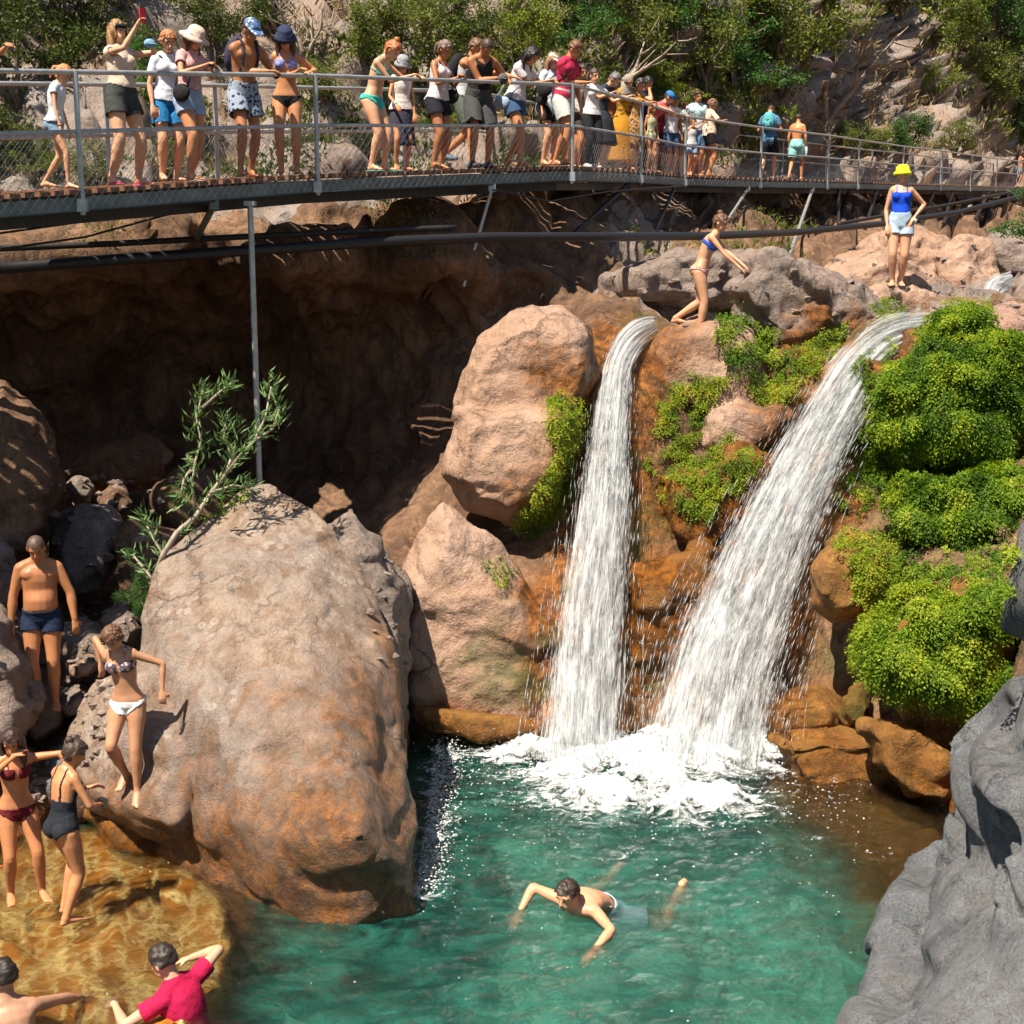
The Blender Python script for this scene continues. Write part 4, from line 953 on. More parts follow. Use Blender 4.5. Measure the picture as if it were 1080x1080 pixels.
for pos_, h_, k, lm, lab in [(( -9.6, 16.2, 6.2), 5.6, 1, L_DARK, 'tall off-frame dark tree added to shade the left slope'), ((-8.6, 19.5, 8.2), 4.6, 3, L_DARK, 'second off-frame dark tree, added to shade the left slope')]:  # off-frame trees, added to throw dappled shade on the left slope
    r_ = thing('tree', Vector(pos_), lab, 'tree'); br_, cr_ = PROTO[k]
    for nm, me_, m_ in (('branches', br_, M_BARK), ('crown', cr_, lm)):
        c_2 = bpy.data.objects.new(nm, matmesh(me_, m_)); COL.objects.link(c_2); c_2.parent = r_; c_2.scale = (h_*.9, h_*.9, h_)
for px, py, hp, k, ln, lab in [(640, 100, 100, 1, 35, 'pale bare dead tree leaning over the crowd'), (868, 120, 110, 2, -20, 'pale bare dead tree beside the gully'),
                       (255, 110, 70, 0, 30, 'bare dry bush behind the hat woman'), (320, 60, 80, 3, 10, 'bare dry bush on the grey outcrop'), (862, 170, 50, 0, 15, 'bare grey bush behind the boy in turquoise shorts')]:
    shrub(px, py, hp, k, L_DRY, lab, 'dead_tree', 'bare tree', M_PALEBARK, 1.3, ln, bare=True)
shrub(1092, 262, 75, 1, L_GREEN, 'leafy green branch hanging in at the right edge below the walkway', 'shrub', 'shrub', d=16.5, sq=1.1)
shrub(1095, 660, 120, 3, L_DRY, 'dry grey bush at the right edge beside the fern cushions', 'shrub', 'shrub', d=9.6, sq=.7)

def ground_cover(name, lab, n, region, leafm, size, aspect, th, seed, up=.6):
    r = np.random.default_rng(seed); me = bpy.data.objects['cliff'].data; W = coords(me); N = normals(me); px, py, d = projA(W)
    T = tris(me); ok = inpoly(px, py, region); T = T[ok[T].all(1)]
    cen = W[T[:, 0]]; m = fbm(cen*.55+seed, 4) > th; T = T[m]; dd_ = d[T[:, 0]]
    wgt = np.linalg.norm(np.cross(W[T[:, 1]]-W[T[:, 0]], W[T[:, 2]]-W[T[:, 0]]), axis=1)/dd_**2; k = r.choice(len(T), n, p=wgt/wgt.sum())
    a, b = r.random((2, n)); p = W[T[k, 0]]+(W[T[k, 1]]-W[T[k, 0]])*a[:, None]+(W[T[k, 2]]-W[T[k, 0]])*((1-a)*b)[:, None]
    nn = N[T[k, 0]]; D = nn*.5+np.array([0, 0, up])+r.normal(0, .5, (n, 3)); sc_ = size*(.5+r.random(n))*np.clip(dd_[k]/20, .8, 2.6)
    p = p+nn*(r.random(n)*sc_*1.2)[:, None]
    tone = np.clip(.5+.6*fbm(p*1.2+seed, 3)+r.normal(0, .15, n), 0, 1)
    tag(link(name, leaf_quads(p, D, r.normal(0, 1, (n, 3)), sc_, sc_*aspect, tone), leafm), lab, name.replace('_', ' '), kind='stuff')
TOPR = [(-60, -40), (1130, -40), (1130, 185), (700, 185), (-60, 205)]
ground_cover('dry_grass', 'dry straw-coloured grass and twigs over the slope', 26000, TOPR, L_DRY, .11, .10, .02, 5)
ground_cover('undergrowth', 'dark green undergrowth over the slope', 22000, [(-60, -40), (860, -40), (850, 90), (800, 185), (700, 185), (-60, 205)], L_DARK, .075, .45, .10, 6)
ground_cover('undergrowth', 'olive undergrowth over the upper right slope', 22000, [(560, -40), (1130, -40), (1130, 170), (1040, 150), (960, 40), (900, 20), (850, 90), (820, 180), (560, 180)], L_MID, .085, .45, .05, 16)
ground_cover('undergrowth', 'thin green weeds on the rock face below the walkway', 3500, [(60, 215), (860, 205), (860, 280), (60, 275)], L_MID, .06, .3, .22, 8)

# --- oleander growing on the back of the boulder
ole = thing('oleander', P(165, 605, 13.25), 'slender oleander with pale stems leaning over the huge boulder', 'oleander')
stems = [[(162, 612), (172, 585), (186, 562), (206, 545), (222, 520), (238, 500), (246, 478)], [(206, 545), (203, 515), (205, 490), (212, 465), (207, 440), (214, 412)],
         [(238, 500), (255, 478), (268, 465), (280, 440), (286, 408)], [(222, 520), (245, 512), (264, 514)], [(246, 478), (236, 462), (238, 445)],
         [(172, 585), (160, 565), (152, 548)], [(162, 612), (152, 600), (140, 585)], [(205, 490), (194, 505), (190, 525)], [(268, 465), (288, 452), (294, 432)], [(160, 615), (158, 640)], [(214, 430), (230, 415), (242, 405)]]
mb = MB(); L0 = Vector(ole.location); base_d = 13.25
wh = []
for si, s_ in enumerate(stems):
    pts = [P(x_, y_, base_d+.25*math.sin(x_*.06+si)-.15)-L0 for x_, y_ in s_]; r0 = .030 if si == 0 else .014
    mb.tube(pts, [r0*(1-.6*i_/len(pts)) for i_ in range(len(pts))], 7)
    for i_ in range(1 if si else 4, len(pts)): wh.append((pts[i_], (pts[i_]-pts[i_-1]).normalized(), 1.0 if i_ == len(pts)-1 else .55))
    for i_ in range(1 if si else 3, len(pts)): wh.append(((pts[i_]+pts[i_-1])/2+Vector(rng.normal(0, .05, 3)), (pts[i_]-pts[i_-1]).normalized(), .5))
mb.build('stem', M_PALEBARK, ole, True)
C, D, S_ = [], [], []
for p_, d_, k_ in wh:
    for q_ in range(int(34*k_)):
        v = Vector(rng.normal(0, 1, 3)); v = (v-d_*v.dot(d_)*.6).normalized(); C.append(tuple(p_+d_*rng.uniform(-.09, .05)+Vector(rng.normal(0, .035, 3)))); D.append(tuple(v*.8+d_*.7+Vector((0, 0, .25)))); S_.append(rng.uniform(.07, .14))
C, D, S_ = map(np.array, (C, D, S_)); link('foliage', leaf_quads(C, D, rng.normal(0, 1, C.shape), S_, S_*.17, rng.random(len(C))), L_OLE, ole)
on_rock('huge rounded pinkish grey boulder streaked with rust, rising from the pool below the oleander', [(190, 560), (205, 530), (235, 512), (262, 520), (240, 532), (212, 552)], L_FERN, 'thin green creeper on the crest of the huge boulder', dens=900, size=.04, jit=8)
shrub(152, 655, 55, 2, L_GREEN, 'small green plant in the gap left of the huge boulder', 'shrub', 'plant', d=13.2, sq=.7)
# ---------------------------------------------------------------- walkway
K = [(83, 203, 13.4), (332, 186, 16), (600, 177, 19.4), (673, 181, 23.2), (720, 185.5, 27), (800, 189, 31), (871, 191, 35), (903, 192, 38), (950, 194, 42.5), (991, 195, 47), (1022, 196, 52), (1049, 197, 56.5), (1071, 197.5, 61), (1092, 198, 66), (1125, 199, 75)]
BK = [P(*k) for k in K]
d0 = (BK[0]-BK[1]); BK = [BK[0]+d0*1.3]+BK          # near edge of the deck, left to right
NK = len(BK)
def flat(v): return Vector((v.x, v.y, 0)).normalized()
BD = [flat(BK[min(i+1, NK-1)]-BK[max(i-1, 0)]) for i in range(NK)]
BN = [Vector((-d.y, d.x, 0)) for d in BD]            # points away from the camera
WID = 1.55
def at_seg(px):
    """near edge of the deck where it passes behind picture column px"""
    for i in range(NK-1):
        xa, xb = proj(BK[i])[0], proj(BK[i+1])[0]
        if xa <= px <= xb or (i == 0 and px < xa):
            lo, hi = (0., 1.) if px >= xa else (-2., 0.)
            for _ in range(40):
                m_ = (lo+hi)/2
                if proj(BK[i].lerp(BK[i+1], m_))[0] < px: lo = m_
                else: hi = m_
            return BK[i].lerp(BK[i+1], lo), (BK[i+1]-BK[i]).normalized(), BN[i].lerp(BN[i+1], max(0, min(1, lo))).normalized()
    return BK[-1], BD[-1], BN[-1]
br = thing('footbridge', BK[2], 'long steel walkway with rusty deck and wire mesh railings, crowded with people', 'footbridge')
B0 = Vector(br.location)
def off(i, o_, z_): return BK[i]+BN[i]*o_+Vector((0, 0, z_))-B0
def sweep(name, o_, z_, w_, h_, mat, round_=False):
    m = MB()
    pts = [off(i, o_, z_) for i in range(NK)]
    if round_: m.tube(pts, w_/2, 8, ref=(0, 0, 1))
    else:
        V = []; 
        for i, p in enumerate(pts):
            for a, b in ((-1, -1), (1, -1), (1, 1), (-1, 1)): V.append(p+BN[i]*a*w_/2+Vector((0, 0, b*h_/2)))
        m.add(V, [(i*4+k, i*4+(k+1) % 4, (i+1)*4+(k+1) % 4, (i+1)*4+k) for i in range(NK-1) for k in range(4)]+[(3, 2, 1, 0), tuple((NK-1)*4+k for k in range(4))])
    return m.build(name, mat, br, round_)
# deck: plate plus slats with their ends showing over the beam
m = MB(); V = []
for i in range(NK):
    for a, b in ((.02, -.05), (WID-.02, -.05), (WID-.02, -.03), (.02, -.03)): V.append(off(i, a, b))
slats = 0
for i in range(NK-1):
    a, b = BK[i], BK[i+1]; L = (b-a).length; n_ = int(L/.16)
    for k in range(n_):
        t_ = (k+.5)/n_; c = a.lerp(b, t_); nn = BN[i].lerp(BN[i+1], t_); e = .05+.03*((k*7) % 3)
        gap_ = math.sin(k*.9+i*2)+math.sin(k*.37)*.8 > .35; m.bar(c-nn*(.03+.02*((k*5) % 2))+Vector((0, 0, .004))-B0, c+nn*.05+Vector((0, 0, .004))-B0, .105, .045); m.bar(c+nn*.05+Vector((0, 0, .002))-B0, c+nn*(WID+.03)+Vector((0, 0, .002))-B0, .11 if gap_ else L/n_-.002, .043)
m.build('deck', M_DECK, br)
sweep('edge_beam', .0, -.107, .03, .13, M_BEAM); sweep('edge_beam', WID, -.107, .03, .13, M_BEAM)
sweep('flange', .03, -.180, .13, .012, M_DARKST); sweep('flange', WID-.03, -.180, .13, .012, M_DARKST)
sweep('bearer_beam', .22, -.242, .06, .11, M_DARKST); sweep('bearer_beam', WID-.25, -.242, .06, .11, M_DARKST)
RH = 1.10
for o_ in (-.03, WID+.03):
    sweep('handrail', o_, RH, .048, .048, M_GALV, True); sweep('middle_rail', o_, .56, .042, .042, M_GALV, True)
# posts
def post(i, o_, t_=0.0, low=-.21):
    p = off(i, o_, 0) if not t_ else off(i, o_, 0).lerp(off(i+1, o_, 0), t_)
    m = MB(); m.tube([p+Vector((0, 0, low)), p+Vector((0, 0, RH+.01))], .027, 8); m.box(p+Vector((0, 0, -.12)), (.09, .07, .12)); m.build('railing_post', M_GALV, br, False)
for i in range(1, NK): post(i, -.045)
post(0, -.045, .45)
for i, t_ in ((0, .6), (1, .5), (1, .98), (2, .7), (3, .6), (4, .5), (5, .5), (6, .5), (7, .5), (8, .5), (9, .5), (10, .5), (11, .5), (12, .5), (13, .5)): post(i, WID+.045, t_)
# wire mesh: crossed wires knotted over the beam
for o_ in (-.05, WID+.05):
    m = MB()
    for i in range(NK-1 if o_ < 0 else 9):
        a, b = off(i, o_, 0), off(i+1, o_, 0); L = (b-a).length; st_ = .105 if i < 4 else .16; n_ = int(L/st_); e = (b-a)/L; hgt = .56+.16
        for k in range(-int(hgt/st_), n_):
            for sg in (1, -1):
                s0 = k*st_; s1 = s0+hgt*.95; z0, z1 = (-.16, .56) if sg > 0 else (.56, -.16)
                c0_, c1_ = max(s0, 0), min(s1, L)
                if c1_-c0_ < .03: continue
                f0, f1 = (c0_-s0)/(s1-s0), (c1_-s0)/(s1-s0)
                pa = a+e*c0_+Vector((0, 0, z0+(z1-z0)*f0)); pb = a+e*c1_+Vector((0, 0, z0+(z1-z0)*f1))
                if sg < 0: 
                    if o_ > 0 or i > 4: continue
                m.tube([pa, pb], .0028 if sg > 0 else .0016, 3)
    m.build('wire_mesh', M_WIRE, br)
# support post and braces
def ground(px, py, d): return P(px, py, d)
m = MB(); a, dd_, nn = at_seg(265); top = a+nn*.03-Vector((0, 0, .24)); m.tube([top-B0, Vector((top.x, top.y, 2.0))-B0], .032, 10); m.box(top-B0, (.12, .12, .05)); m.build('support_post', M_GALV, br, False)
for (x0, x1, y1, back, mt, r_) in [(519, 489, 302, .9, M_GALV, .022), (662, 606, 246, 1.6, M_DARKST, .035), (712, 690, 246, 1.8, M_DARKST, .035), (789, 758, 246, 1.8, M_GALV, .028), (857, 833, 268, 1.8, M_GALV, .036), (885, 884, 242, 1.6, M_DARKST, .04), (896, 886, 225, 1.4, M_DARKST, .04),
                                (925, 912, 242, 1.6, M_DARKST, .045), (945, 930, 232, 1.4, M_DARKST, .045), (985, 972, 240, 1.4, M_DARKST, .05), (1005, 995, 236, 1.2, M_DARKST, .05), (1043, 1028, 232, 1.2, M_DARKST, .06), (225, 208, 250, 1.2, M_BEAM, .04)]:
    a, dd_, nn = at_seg(x0); dd2 = min(proj(a)[2]+back, proj(on_sheet(x1, y1)[0])[2]-.05)
    MB_ = MB(); A_ = a-Vector((0, 0, .22)); B_ = P(x1, y1, dd2); MB_.tube([A_-B0, B_-B0], r_, 6); MB_.box(A_-B0, (.09, .06, .1)); MB_.build('brace', mt, br)
# pipes slung along the rock below the walkway
def pipe(name, pts, r_, lab, cat='pipe', mat=M_PIPE, sag=0):
    Q = [P(*q) for q in pts]; root = Q[0]; m = MB(); out = []
    for a, b in zip(Q[:-1], Q[1:]):
        for k in range(6): t_ = k/6; p = a.lerp(b, t_); p.z -= sag*4*t_*(1-t_); out.append(p-root)
    out.append(Q[-1]-root); m.tube(out, r_, 10, ref=(0, 0, 1)); me = m.mesh(name, True); o = link(name, me, mat); o.location = root; tag(o, lab, cat); return o
pipe('water_pipe', [(-160, 292, 13.6), (0, 283, 14.9), (120, 274, 15.4), (250, 265, 16.0), (400, 255, 16.9), (520, 250, 17.8), (640, 250, 19), (740, 249, 21.5), (840, 245, 26), (930, 236, 30), (1010, 224, 34), (1080, 206, 38)], .062, 'thick black pipe running along the rock under the whole walkway')
pipe('water_pipe', [(-160, 268, 13.8), (0, 262, 15.1), (120, 257, 15.6), (250, 250, 16.2), (400, 243, 17.0), (480, 240, 17.6)], .035, 'thinner brown pipe just above the thick black pipe', mat=M_DARKST)
pipe('cable', [(-160, 262, 13.2), (0, 246, 14.4), (100, 232, 14.8), (190, 216, 15.2), (270, 206, 15.4)], .012, 'upper black cable sagging below the left end of the walkway', 'cable')
pipe('cable', [(-160, 290, 13.2), (0, 263, 14.4), (90, 250, 14.8), (170, 228, 15.2), (262, 206, 15.5)], .012, 'lower black cable sagging below the left end of the walkway', 'cable')
pipe('cable', [(520, 200, 18.2), (580, 212, 19.5), (640, 202, 21.5), (720, 196, 25.5)], .014, 'black cable looping under the bend of the walkway', 'cable')
pipe('water_pipe', [(885, 236, 29), (930, 228, 32), (1000, 216, 36), (1080, 200, 42)], .04, 'thin dark pipe under the far end of the walkway', mat=M_DARKST)
# ---------------------------------------------------------------- people
def skin_mat(col, name='skin'):
    key = ('skin', tuple(col))
    if key in _simple: return _simple[key]
    t = NT(name); g = t.n('ShaderNodeTexCoord').outputs['Object']
    c = t.mix(t.ramp(t.noise(g, 7, 3), [(.35, 0.0), (.65, 1.0)]), [x*.88 for x in col], [min(1, x*1.08) for x in col])
    b = t.bsdf(**{'Base Color': c, 'Roughness': .45, 'Specular IOR Level': .4, 'Subsurface Weight': 0.0}); _simple[key] = t.mat; return t.mat
TAN = (.56, .25, .115); FAIR = (.68, .37, .22); DTAN = (.42, .175, .075); BROWN = (.27, .135, .08)
M_EYE = simple((.03, .02, .015), .3, name='eye dark'); M_LIP = simple((.38, .13, .10), .5, name='lips')
def cloth(col, pat=None, col2=None):
    key = ('cloth', tuple(col), pat, col2 and tuple(col2))
    if key in _simple: return _simple[key]
    t = NT('fabric'); g = t.n('ShaderNodeTexCoord').outputs['Object']; nz = t.noise(g, 9, 4, .6); c = t.mix(t.ramp(nz, [(.3, 0.0), (.7, 1.0)]), [x*.82 for x in col], [min(1, x*1.08) for x in col])
    if pat == 'stripe':
        w_ = t.n('ShaderNodeTexWave', {'Scale': 9.0, 'Distortion': 1.0}, bands_direction='Z'); t.link(g, w_.inputs['Vector']); c = t.mix(t.ramp(w_.outputs[0], [(.45, 0.0), (.55, 1.0)]), c, col2)
    if pat == 'blotch':
        v_ = t.n('ShaderNodeTexVoronoi', {'Scale': 22.0}); t.link(g, v_.inputs['Vector']); c = t.mix(t.ramp(v_.outputs['Distance'], [(.35, 0.0), (.45, 1.0)]), c, col2)
    b = t.bsdf(**{'Base Color': c, 'Roughness': .85, 'Specular IOR Level': .2}); t.link(t.bump(t.noise(g, 22, 3), .5, .02), b.inputs['Normal']); _simple[key] = t.mat; return t.mat
def hairm(col): return simple(col, .5, spec=.5, var=.45, scale=60, bump=.6, name='hair')
def ik(a, b, l1, l2, hint):
    d = b-a; L = d.length; mx = (l1+l2)*.995
    if L > mx: b = a+d*(mx/L); d = b-a; L = mx
    L = max(L, abs(l1-l2)+.02); dn = d.normalized(); c = (l1*l1-l2*l2+L*L)/(2*L); h_ = math.sqrt(max(l1*l1-c*c, 0))
    hv = Vector(hint); hv = hv-dn*hv.dot(dn)
    if hv.length < 1e-4: hv = Vector((0, -1, 0))
    return a+dn*c+hv.normalized()*h_, b
def lerpv(a, b, t_): return a+(b-a)*t_

def person(loc, yaw, Hh, label, sex='m', skin=TAN, lean=4, side=0, twist=0, nod=15, turn=0, tilt=0, hip=None, hipy=0.0,
           rh=None, lh=None, rel=None, lel=None, rf=(.09, .02, 0), lf=(-.09, -.02, 0), rk=(.1, 1, 0), lk=(-.1, 1, 0), ft=(8, -8),
           wear=(), hair=None, haircol=(.05, .03, .02), hat=None, curl=.5, fat=1.0, group=None, roll=None, extra=None, foot_pitch=0, muscle=1.0, flutter=0, category='person', face=True, cat_head=None):
    """a posed figure; local frame: x = its right, y = ahead, z = up; positions in metres for a height of 1.7"""
    S = Hh/1.7; head_at = loc if isinstance(loc, tuple) else None; X, Y, Z = Vector((1, 0, 0)), Vector((0, 1, 0)), Vector((0, 0, 1))
    fem = sex == 'f'; kid = Hh < 1.45
    hipz = .885 if hip is None else hip
    pel = Vector((0, hipy, hipz))
    def rot(l, s_, tw): return Matrix.Rotation(R(tw), 3, 'Z') @ Matrix.Rotation(R(s_), 3, 'Y') @ Matrix.Rotation(R(-l), 3, 'X')
    r0, r1, r2 = rot(lean*.45, side*.4, twist*.2), rot(lean*.85, side*.8, twist*.6), rot(lean*1.12, side, twist)
    w0 = pel+r0@Z*.165; c0 = w0+r1@Z*.185; n0 = c0+r2@Z*.155
    rh_ = rot(lean*.55+nod, side+tilt, twist+turn)
    neckd = (r2@Z*.5+rh_@Z*.5).normalized()
    hb = n0+neckd*.075; hc = hb+rh_@Vector((0, .018, .100))
    sw = .158 if not fem else .138
    if kid: sw *= .92
    shR, shL = n0+r2@Vector((sw, 0, -.045)), n0+r2@Vector((-sw, 0, -.045))
    UA, FA, TH, SHN = .275, .245, .415, .405
    hipR, hipL = pel+r0@Vector((.085, 0, -.02)), pel+r0@Vector((-.085, 0, -.02))
    f_ = fat
    armR = {}
    mb = MB(); bones = []
    def limb(pts, rr, ry=None, ref=None, nm=None, n=10):
        mb.tube(pts, rr, n, ry=ry, ref=ref, capround=.8)
        for i in range(len(pts)-1): bones.append((nm, i, pts[i], pts[i+1], rr[i], rr[i+1]))
    # torso: ellipses from crotch to neck
    wst = (.125 if not fem else .108)*f_; hpw = (.152 if not fem else .165)*(.6+.4*f_); chw = .155 if not fem else .130; bel = (.098 if not fem else .088)*f_**1.5
    tor = [(pel-r0@Z*.075, hpw*.62, .075), (pel-r0@Z*.03, hpw*.96, .105*(.7+.3*f_)), (pel+r0@Z*.04, hpw, .108*(.6+.4*f_)), (pel+r0@Z*.10+r0@Y*.008*f_, (hpw+wst)*.49, bel*1.04), (w0+r1@Y*(.012*f_), wst, bel),
           (lerpv(w0, c0, .5), (wst+chw)*.5, .095*(.7+.3*f_)), (c0+r1@Y*.004, chw*1.02, .108), (lerpv(c0, n0, .45), chw*1.06, .104), (lerpv(c0, n0, .8), chw*.85, .082), (n0+r2@Z*.005, .075, .062), (lerpv(n0, hb, .6), .056 if not fem else .047, .056 if not fem else .048), (hb+rh_@Z*.03, .05, .052)]
    mb.tube([q[0] for q in tor], [q[1] for q in tor], 16, ry=[q[2] for q in tor], ref=X if twist == 0 else r1@X)
    if fem and not kid:
        for s_ in (1, -1): mb.ell(c0+r2@Vector((s_*.066, .078, .03)), (.060, .055, .058))
        for s_ in (1, -1): mb.ell(pel+r0@Vector((s_*.07, -.055, -.015)), (.085, .075, .09))
    else:
        for s_ in (1, -1): mb.ell(pel+r0@Vector((s_*.065, -.045, -.02)), (.08, .07, .085))
        if not kid:
            for s_ in (1, -1): mb.ell(c0+r2@Vector((s_*.075, .065, .055)), (.075, .04, .055), M=r2)
    for s_, sh_ in ((1, shR), (-1, shL)): mb.ell(sh_+r2@Vector((-s_*.02, 0, .0)), (.062*(1.05 if not fem else .9), .058, .058))
    mb.tube([shL+r2@Z*.01, n0+r2@Vector((0, -.005, .02)), shR+r2@Z*.01], [.045, .06, .045], 10)
    # head
    hk = 1.06 if kid else 1.0
    def hp(x, y, z): return hc+rh_@Vector((x, y, z))*hk
    mb.ell(hp(0, -.008, .018), (.077*hk, .094*hk, .095*hk), M=rh_, n=16, m=12)
    mb.ell(hp(0, .022, -.052), (.056*hk, .066*hk, .062*hk), M=rh_, n=14, m=10)
    mb.ell(hp(0, .060, -.092), (.024*hk, .022*hk, .018*hk), M=rh_)
    mb.tube([hp(0, .082, .008), hp(0, .104, -.030), hp(0, .090, -.038)], [.008, .014, .013], 8)
    for s_ in (1, -1): mb.ell(hp(s_*.079, -.006, -.010), (.010, .020, .032), M=rh_); mb.ell(hp(s_*.03, .078, .022), (.026, .012, .008), M=rh_)
    mb.tube([hb-neckd*.03, hb+neckd*.05], [.053 if not fem else .045]*2, 10)
    # arms
    hands = {}
    for s_, sh_, tgt, hint, nm in ((1, shR, rh, rel, 'R'), (-1, shL, lh, lel, 'L')):
        if tgt is None: tgt = sh_+Vector((s_*.06, .05, -.50))
        elif callable(tgt): tgt = tgt()
        else: tgt = Vector(tgt)
        hint = Vector(hint) if hint is not None else Vector((s_*.6, -.8, -.2))
        el, wr = ik(sh_, tgt, UA, FA, hint); ad = (wr-el).normalized(); a_ = (.047 if not fem else .038)*muscle*(.8 if kid else 1)
        limb([sh_, lerpv(sh_, el, .35), lerpv(sh_, el, .8), el], [a_*1.08, a_*1.02, a_*.82, a_*.80], nm='ua'+nm)
        limb([el, lerpv(el, wr, .3), lerpv(el, wr, .75), wr], [a_*.80, a_*.86, a_*.62, a_*.55], nm='fa'+nm)
        # hand: palm, four unequal bent fingers, thumb from the side
        side_ = ad.cross(Z); side_ = side_.normalized() if side_.length > .2 else (r2@X); pn = side_.cross(ad).normalized()   # palm normal points down
        if pn.z > 0: pn = -pn
        mb.tube([wr, wr+ad*.035, wr+ad*.085], [.024, .038, .040], 10, ry=[.020, .017, .015], ref=side_, capround=.5)
        cu = curl
        for fi, (o_, ln_) in enumerate(((-.030, .066), (-.010, .078), (.011, .074), (.031, .058))):
            k0 = wr+ad*.083+side_*o_; a1 = (ad+pn*cu*.6).normalized(); a2 = (ad*(1-cu*.8)+pn*cu*1.3).normalized(); a3 = (ad*(1-cu*1.6)+pn*cu*1.4).normalized()
            p1 = k0+a1*ln_*.45; p2 = p1+a2*ln_*.32; p3 = p2+a3*ln_*.25; mb.tube([k0-ad*.015, k0, p1, p2, p3], [.0105, .0105, .010, .0095, .0085], 7, capround=.6)
        ts = -side_*s_ if (side_.dot(r2@X)*s_) > 0 else side_*s_
        tb = wr+ad*.025+ts*.025; mb.tube([tb, tb+(ad*.5+ts+pn*.3).normalized()*.038, tb+(ad*.5+ts+pn*.3).normalized()*.038+(ad+pn*.6).normalized()*.034], [.014, .012, .010], 7, capround=.6)
        hands[nm] = (wr, ad, wr+ad*.09+pn*.02); bones.append(('hand', 0, wr+ad*.02, wr+ad*.15, .040, .040))
    # legs
    feet = {}
    for s_, hj, ftp, hint, fa_, nm in ((1, hipR, rf, rk, ft[0], 'R'), (-1, hipL, lf, lk, ft[1], 'L')):
        fp = Vector(ftp); an = fp+Vector((0, -.03, .085)); kn, an = ik(hj, an, TH, SHN, Vector(hint)); g_ = ((.092 if fem else .086)*(.55+.45*f_))*(.80 if kid else 1)
        limb([hj, lerpv(hj, kn, .3), lerpv(hj, kn, .75), kn], [g_, g_*.96, g_*.70, g_*.62], nm='th'+nm, n=12)
        limb([kn, lerpv(kn, an, .28), lerpv(kn, an, .7), an], [g_*.62, g_*.66, g_*.46, g_*.37], nm='sh'+nm, n=12)
        fd = Matrix.Rotation(R(-fa_), 3, 'Z') @ Vector((0, math.cos(R(foot_pitch)), -math.sin(R(foot_pitch)))); up_ = Vector((0, math.sin(R(foot_pitch)), math.cos(R(foot_pitch))))
        hl = an-up_*.045-fd*.035; fs = fd.cross(up_)
        mb.tube([hl, hl+fd*.06+up_*.018, hl+fd*.13+up_*.0, hl+fd*.195-up_*.010], [.030, .037, .045, .038], 10, ry=[.030, .040, .028, .014], ref=fs, capround=.7)
        for tk in range(5): b_ = hl+fd*(.20-.006*tk)+fs*(-.026+.0135*tk)*s_*-1-up_*.012; mb.tube([b_-fd*.02, b_+fd*.02], [.0115 if tk else .015]*2, 6, capround=.7)
        bones.append(('foot', 0, hl, hl+fd*.2, .045, .045)); mb.ell(an, (g_*.42, g_*.42, .035)); feet[nm] = (hl, fd, up_, fs, an)
    me0 = mb.mesh('body')
    me = evaluate(me0, [('REMESH', dict(mode='VOXEL', voxel_size=.0115, use_smooth_shade=True)), ('SMOOTH', dict(factor=.5, iterations=3))])
    V = coords(me); Nn = normals(me)
    # nearest bone of every vertex
    tb_ = [('to', 0, tor[i][0], tor[i+1][0], tor[i][1]*.92, tor[i+1][1]*.92) for i in range(len(tor)-2)]
    best = np.full(len(V), 1e9); lab = np.zeros(len(V), int); tt = np.zeros(len(V)); names = []
    seglen = {}
    for nm in ('to', 'thR', 'thL', 'shR', 'shL', 'uaR', 'uaL', 'faR', 'faL', 'hand', 'foot'):
        names.append(nm); segs = tb_ if nm == 'to' else [b for b in bones if b[0] == nm]; tot = sum((b[3]-b[2]).length for b in segs); acc = 0
        for b in segs:
            a, c = np.array(b[2]), np.array(b[3]); ab = c-a; L = np.linalg.norm(ab); t_ = np.clip(((V-a)@ab)/(L*L+1e-12), 0, 1); dist = np.linalg.norm(V-(a+t_[:, None]*ab), axis=1)/(b[4]+(b[5]-b[4])*t_)
            m_ = dist < best; best[m_] = dist[m_]; lab[m_] = len(names)-1; tt[m_] = (acc+L*t_[m_])/tot; acc += L
    LB = lambda nm: lab == names.index(nm)
    HM = np.array(rh_); hl_ = (V-np.array(hc))@HM          # head-local coordinates
    ishead = (np.abs(hl_[:, 0]) < .12) & (np.abs(hl_[:, 1]) < .14) & (hl_[:, 2] > -.125*hk) & (hl_[:, 2] < .15) & (best > .9)
    ishead |= (np.linalg.norm(hl_, axis=1) < .105)
    mats_ = [skin_mat(skin), M_EYE, M_LIP]
    T = np.empty(len(me.polygons), np.int32)
    Fv = [tuple(p.vertices) for p in me.polygons]; FA_ = np.array([f if len(f) == 4 else (*f, f[-1]) for f in Fv])
    if face:
        fc = hl_[FA_].mean(1); midx = np.zeros(len(FA_), np.int32)
        for s_ in (1, -1):
            midx[np.linalg.norm((fc-np.array([s_*.031*hk, .078*hk, .002]))*np.array([.9, .8, 1.9]), axis=1) < .014] = 1
            midx[(np.linalg.norm((fc-np.array([s_*.032*hk, .085*hk, .026*hk]))*np.array([.55, .8, 2.4]), axis=1) < .012)] = 1
        midx[np.linalg.norm((fc-np.array([0, .086*hk, -.066*hk]))*np.array([.6, .7, 1.9]), axis=1) < .014] = 2
        me.polygons.foreach_set('material_index', midx)
    if head_at: loc = P(*head_at)-Matrix.Rotation(R(yaw), 3, 'Z') @ hc*S
    root = thing(category, loc, label, category, group, rz=R(yaw)); root.scale = (S, S, S)
    if roll is not None: root.rotation_euler = (R(roll[0]), R(roll[1]), R(yaw))
    body = link('body', me, mats_, root); me.polygons.foreach_set('use_smooth', [True]*len(me.polygons))
    to, th, hipt = LB('to'), LB('thR') | LB('thL'), None
    tz = tt   # along torso 0 crotch .. 1 neck
    arm = LB('uaR') | LB('uaL'); armt = tt
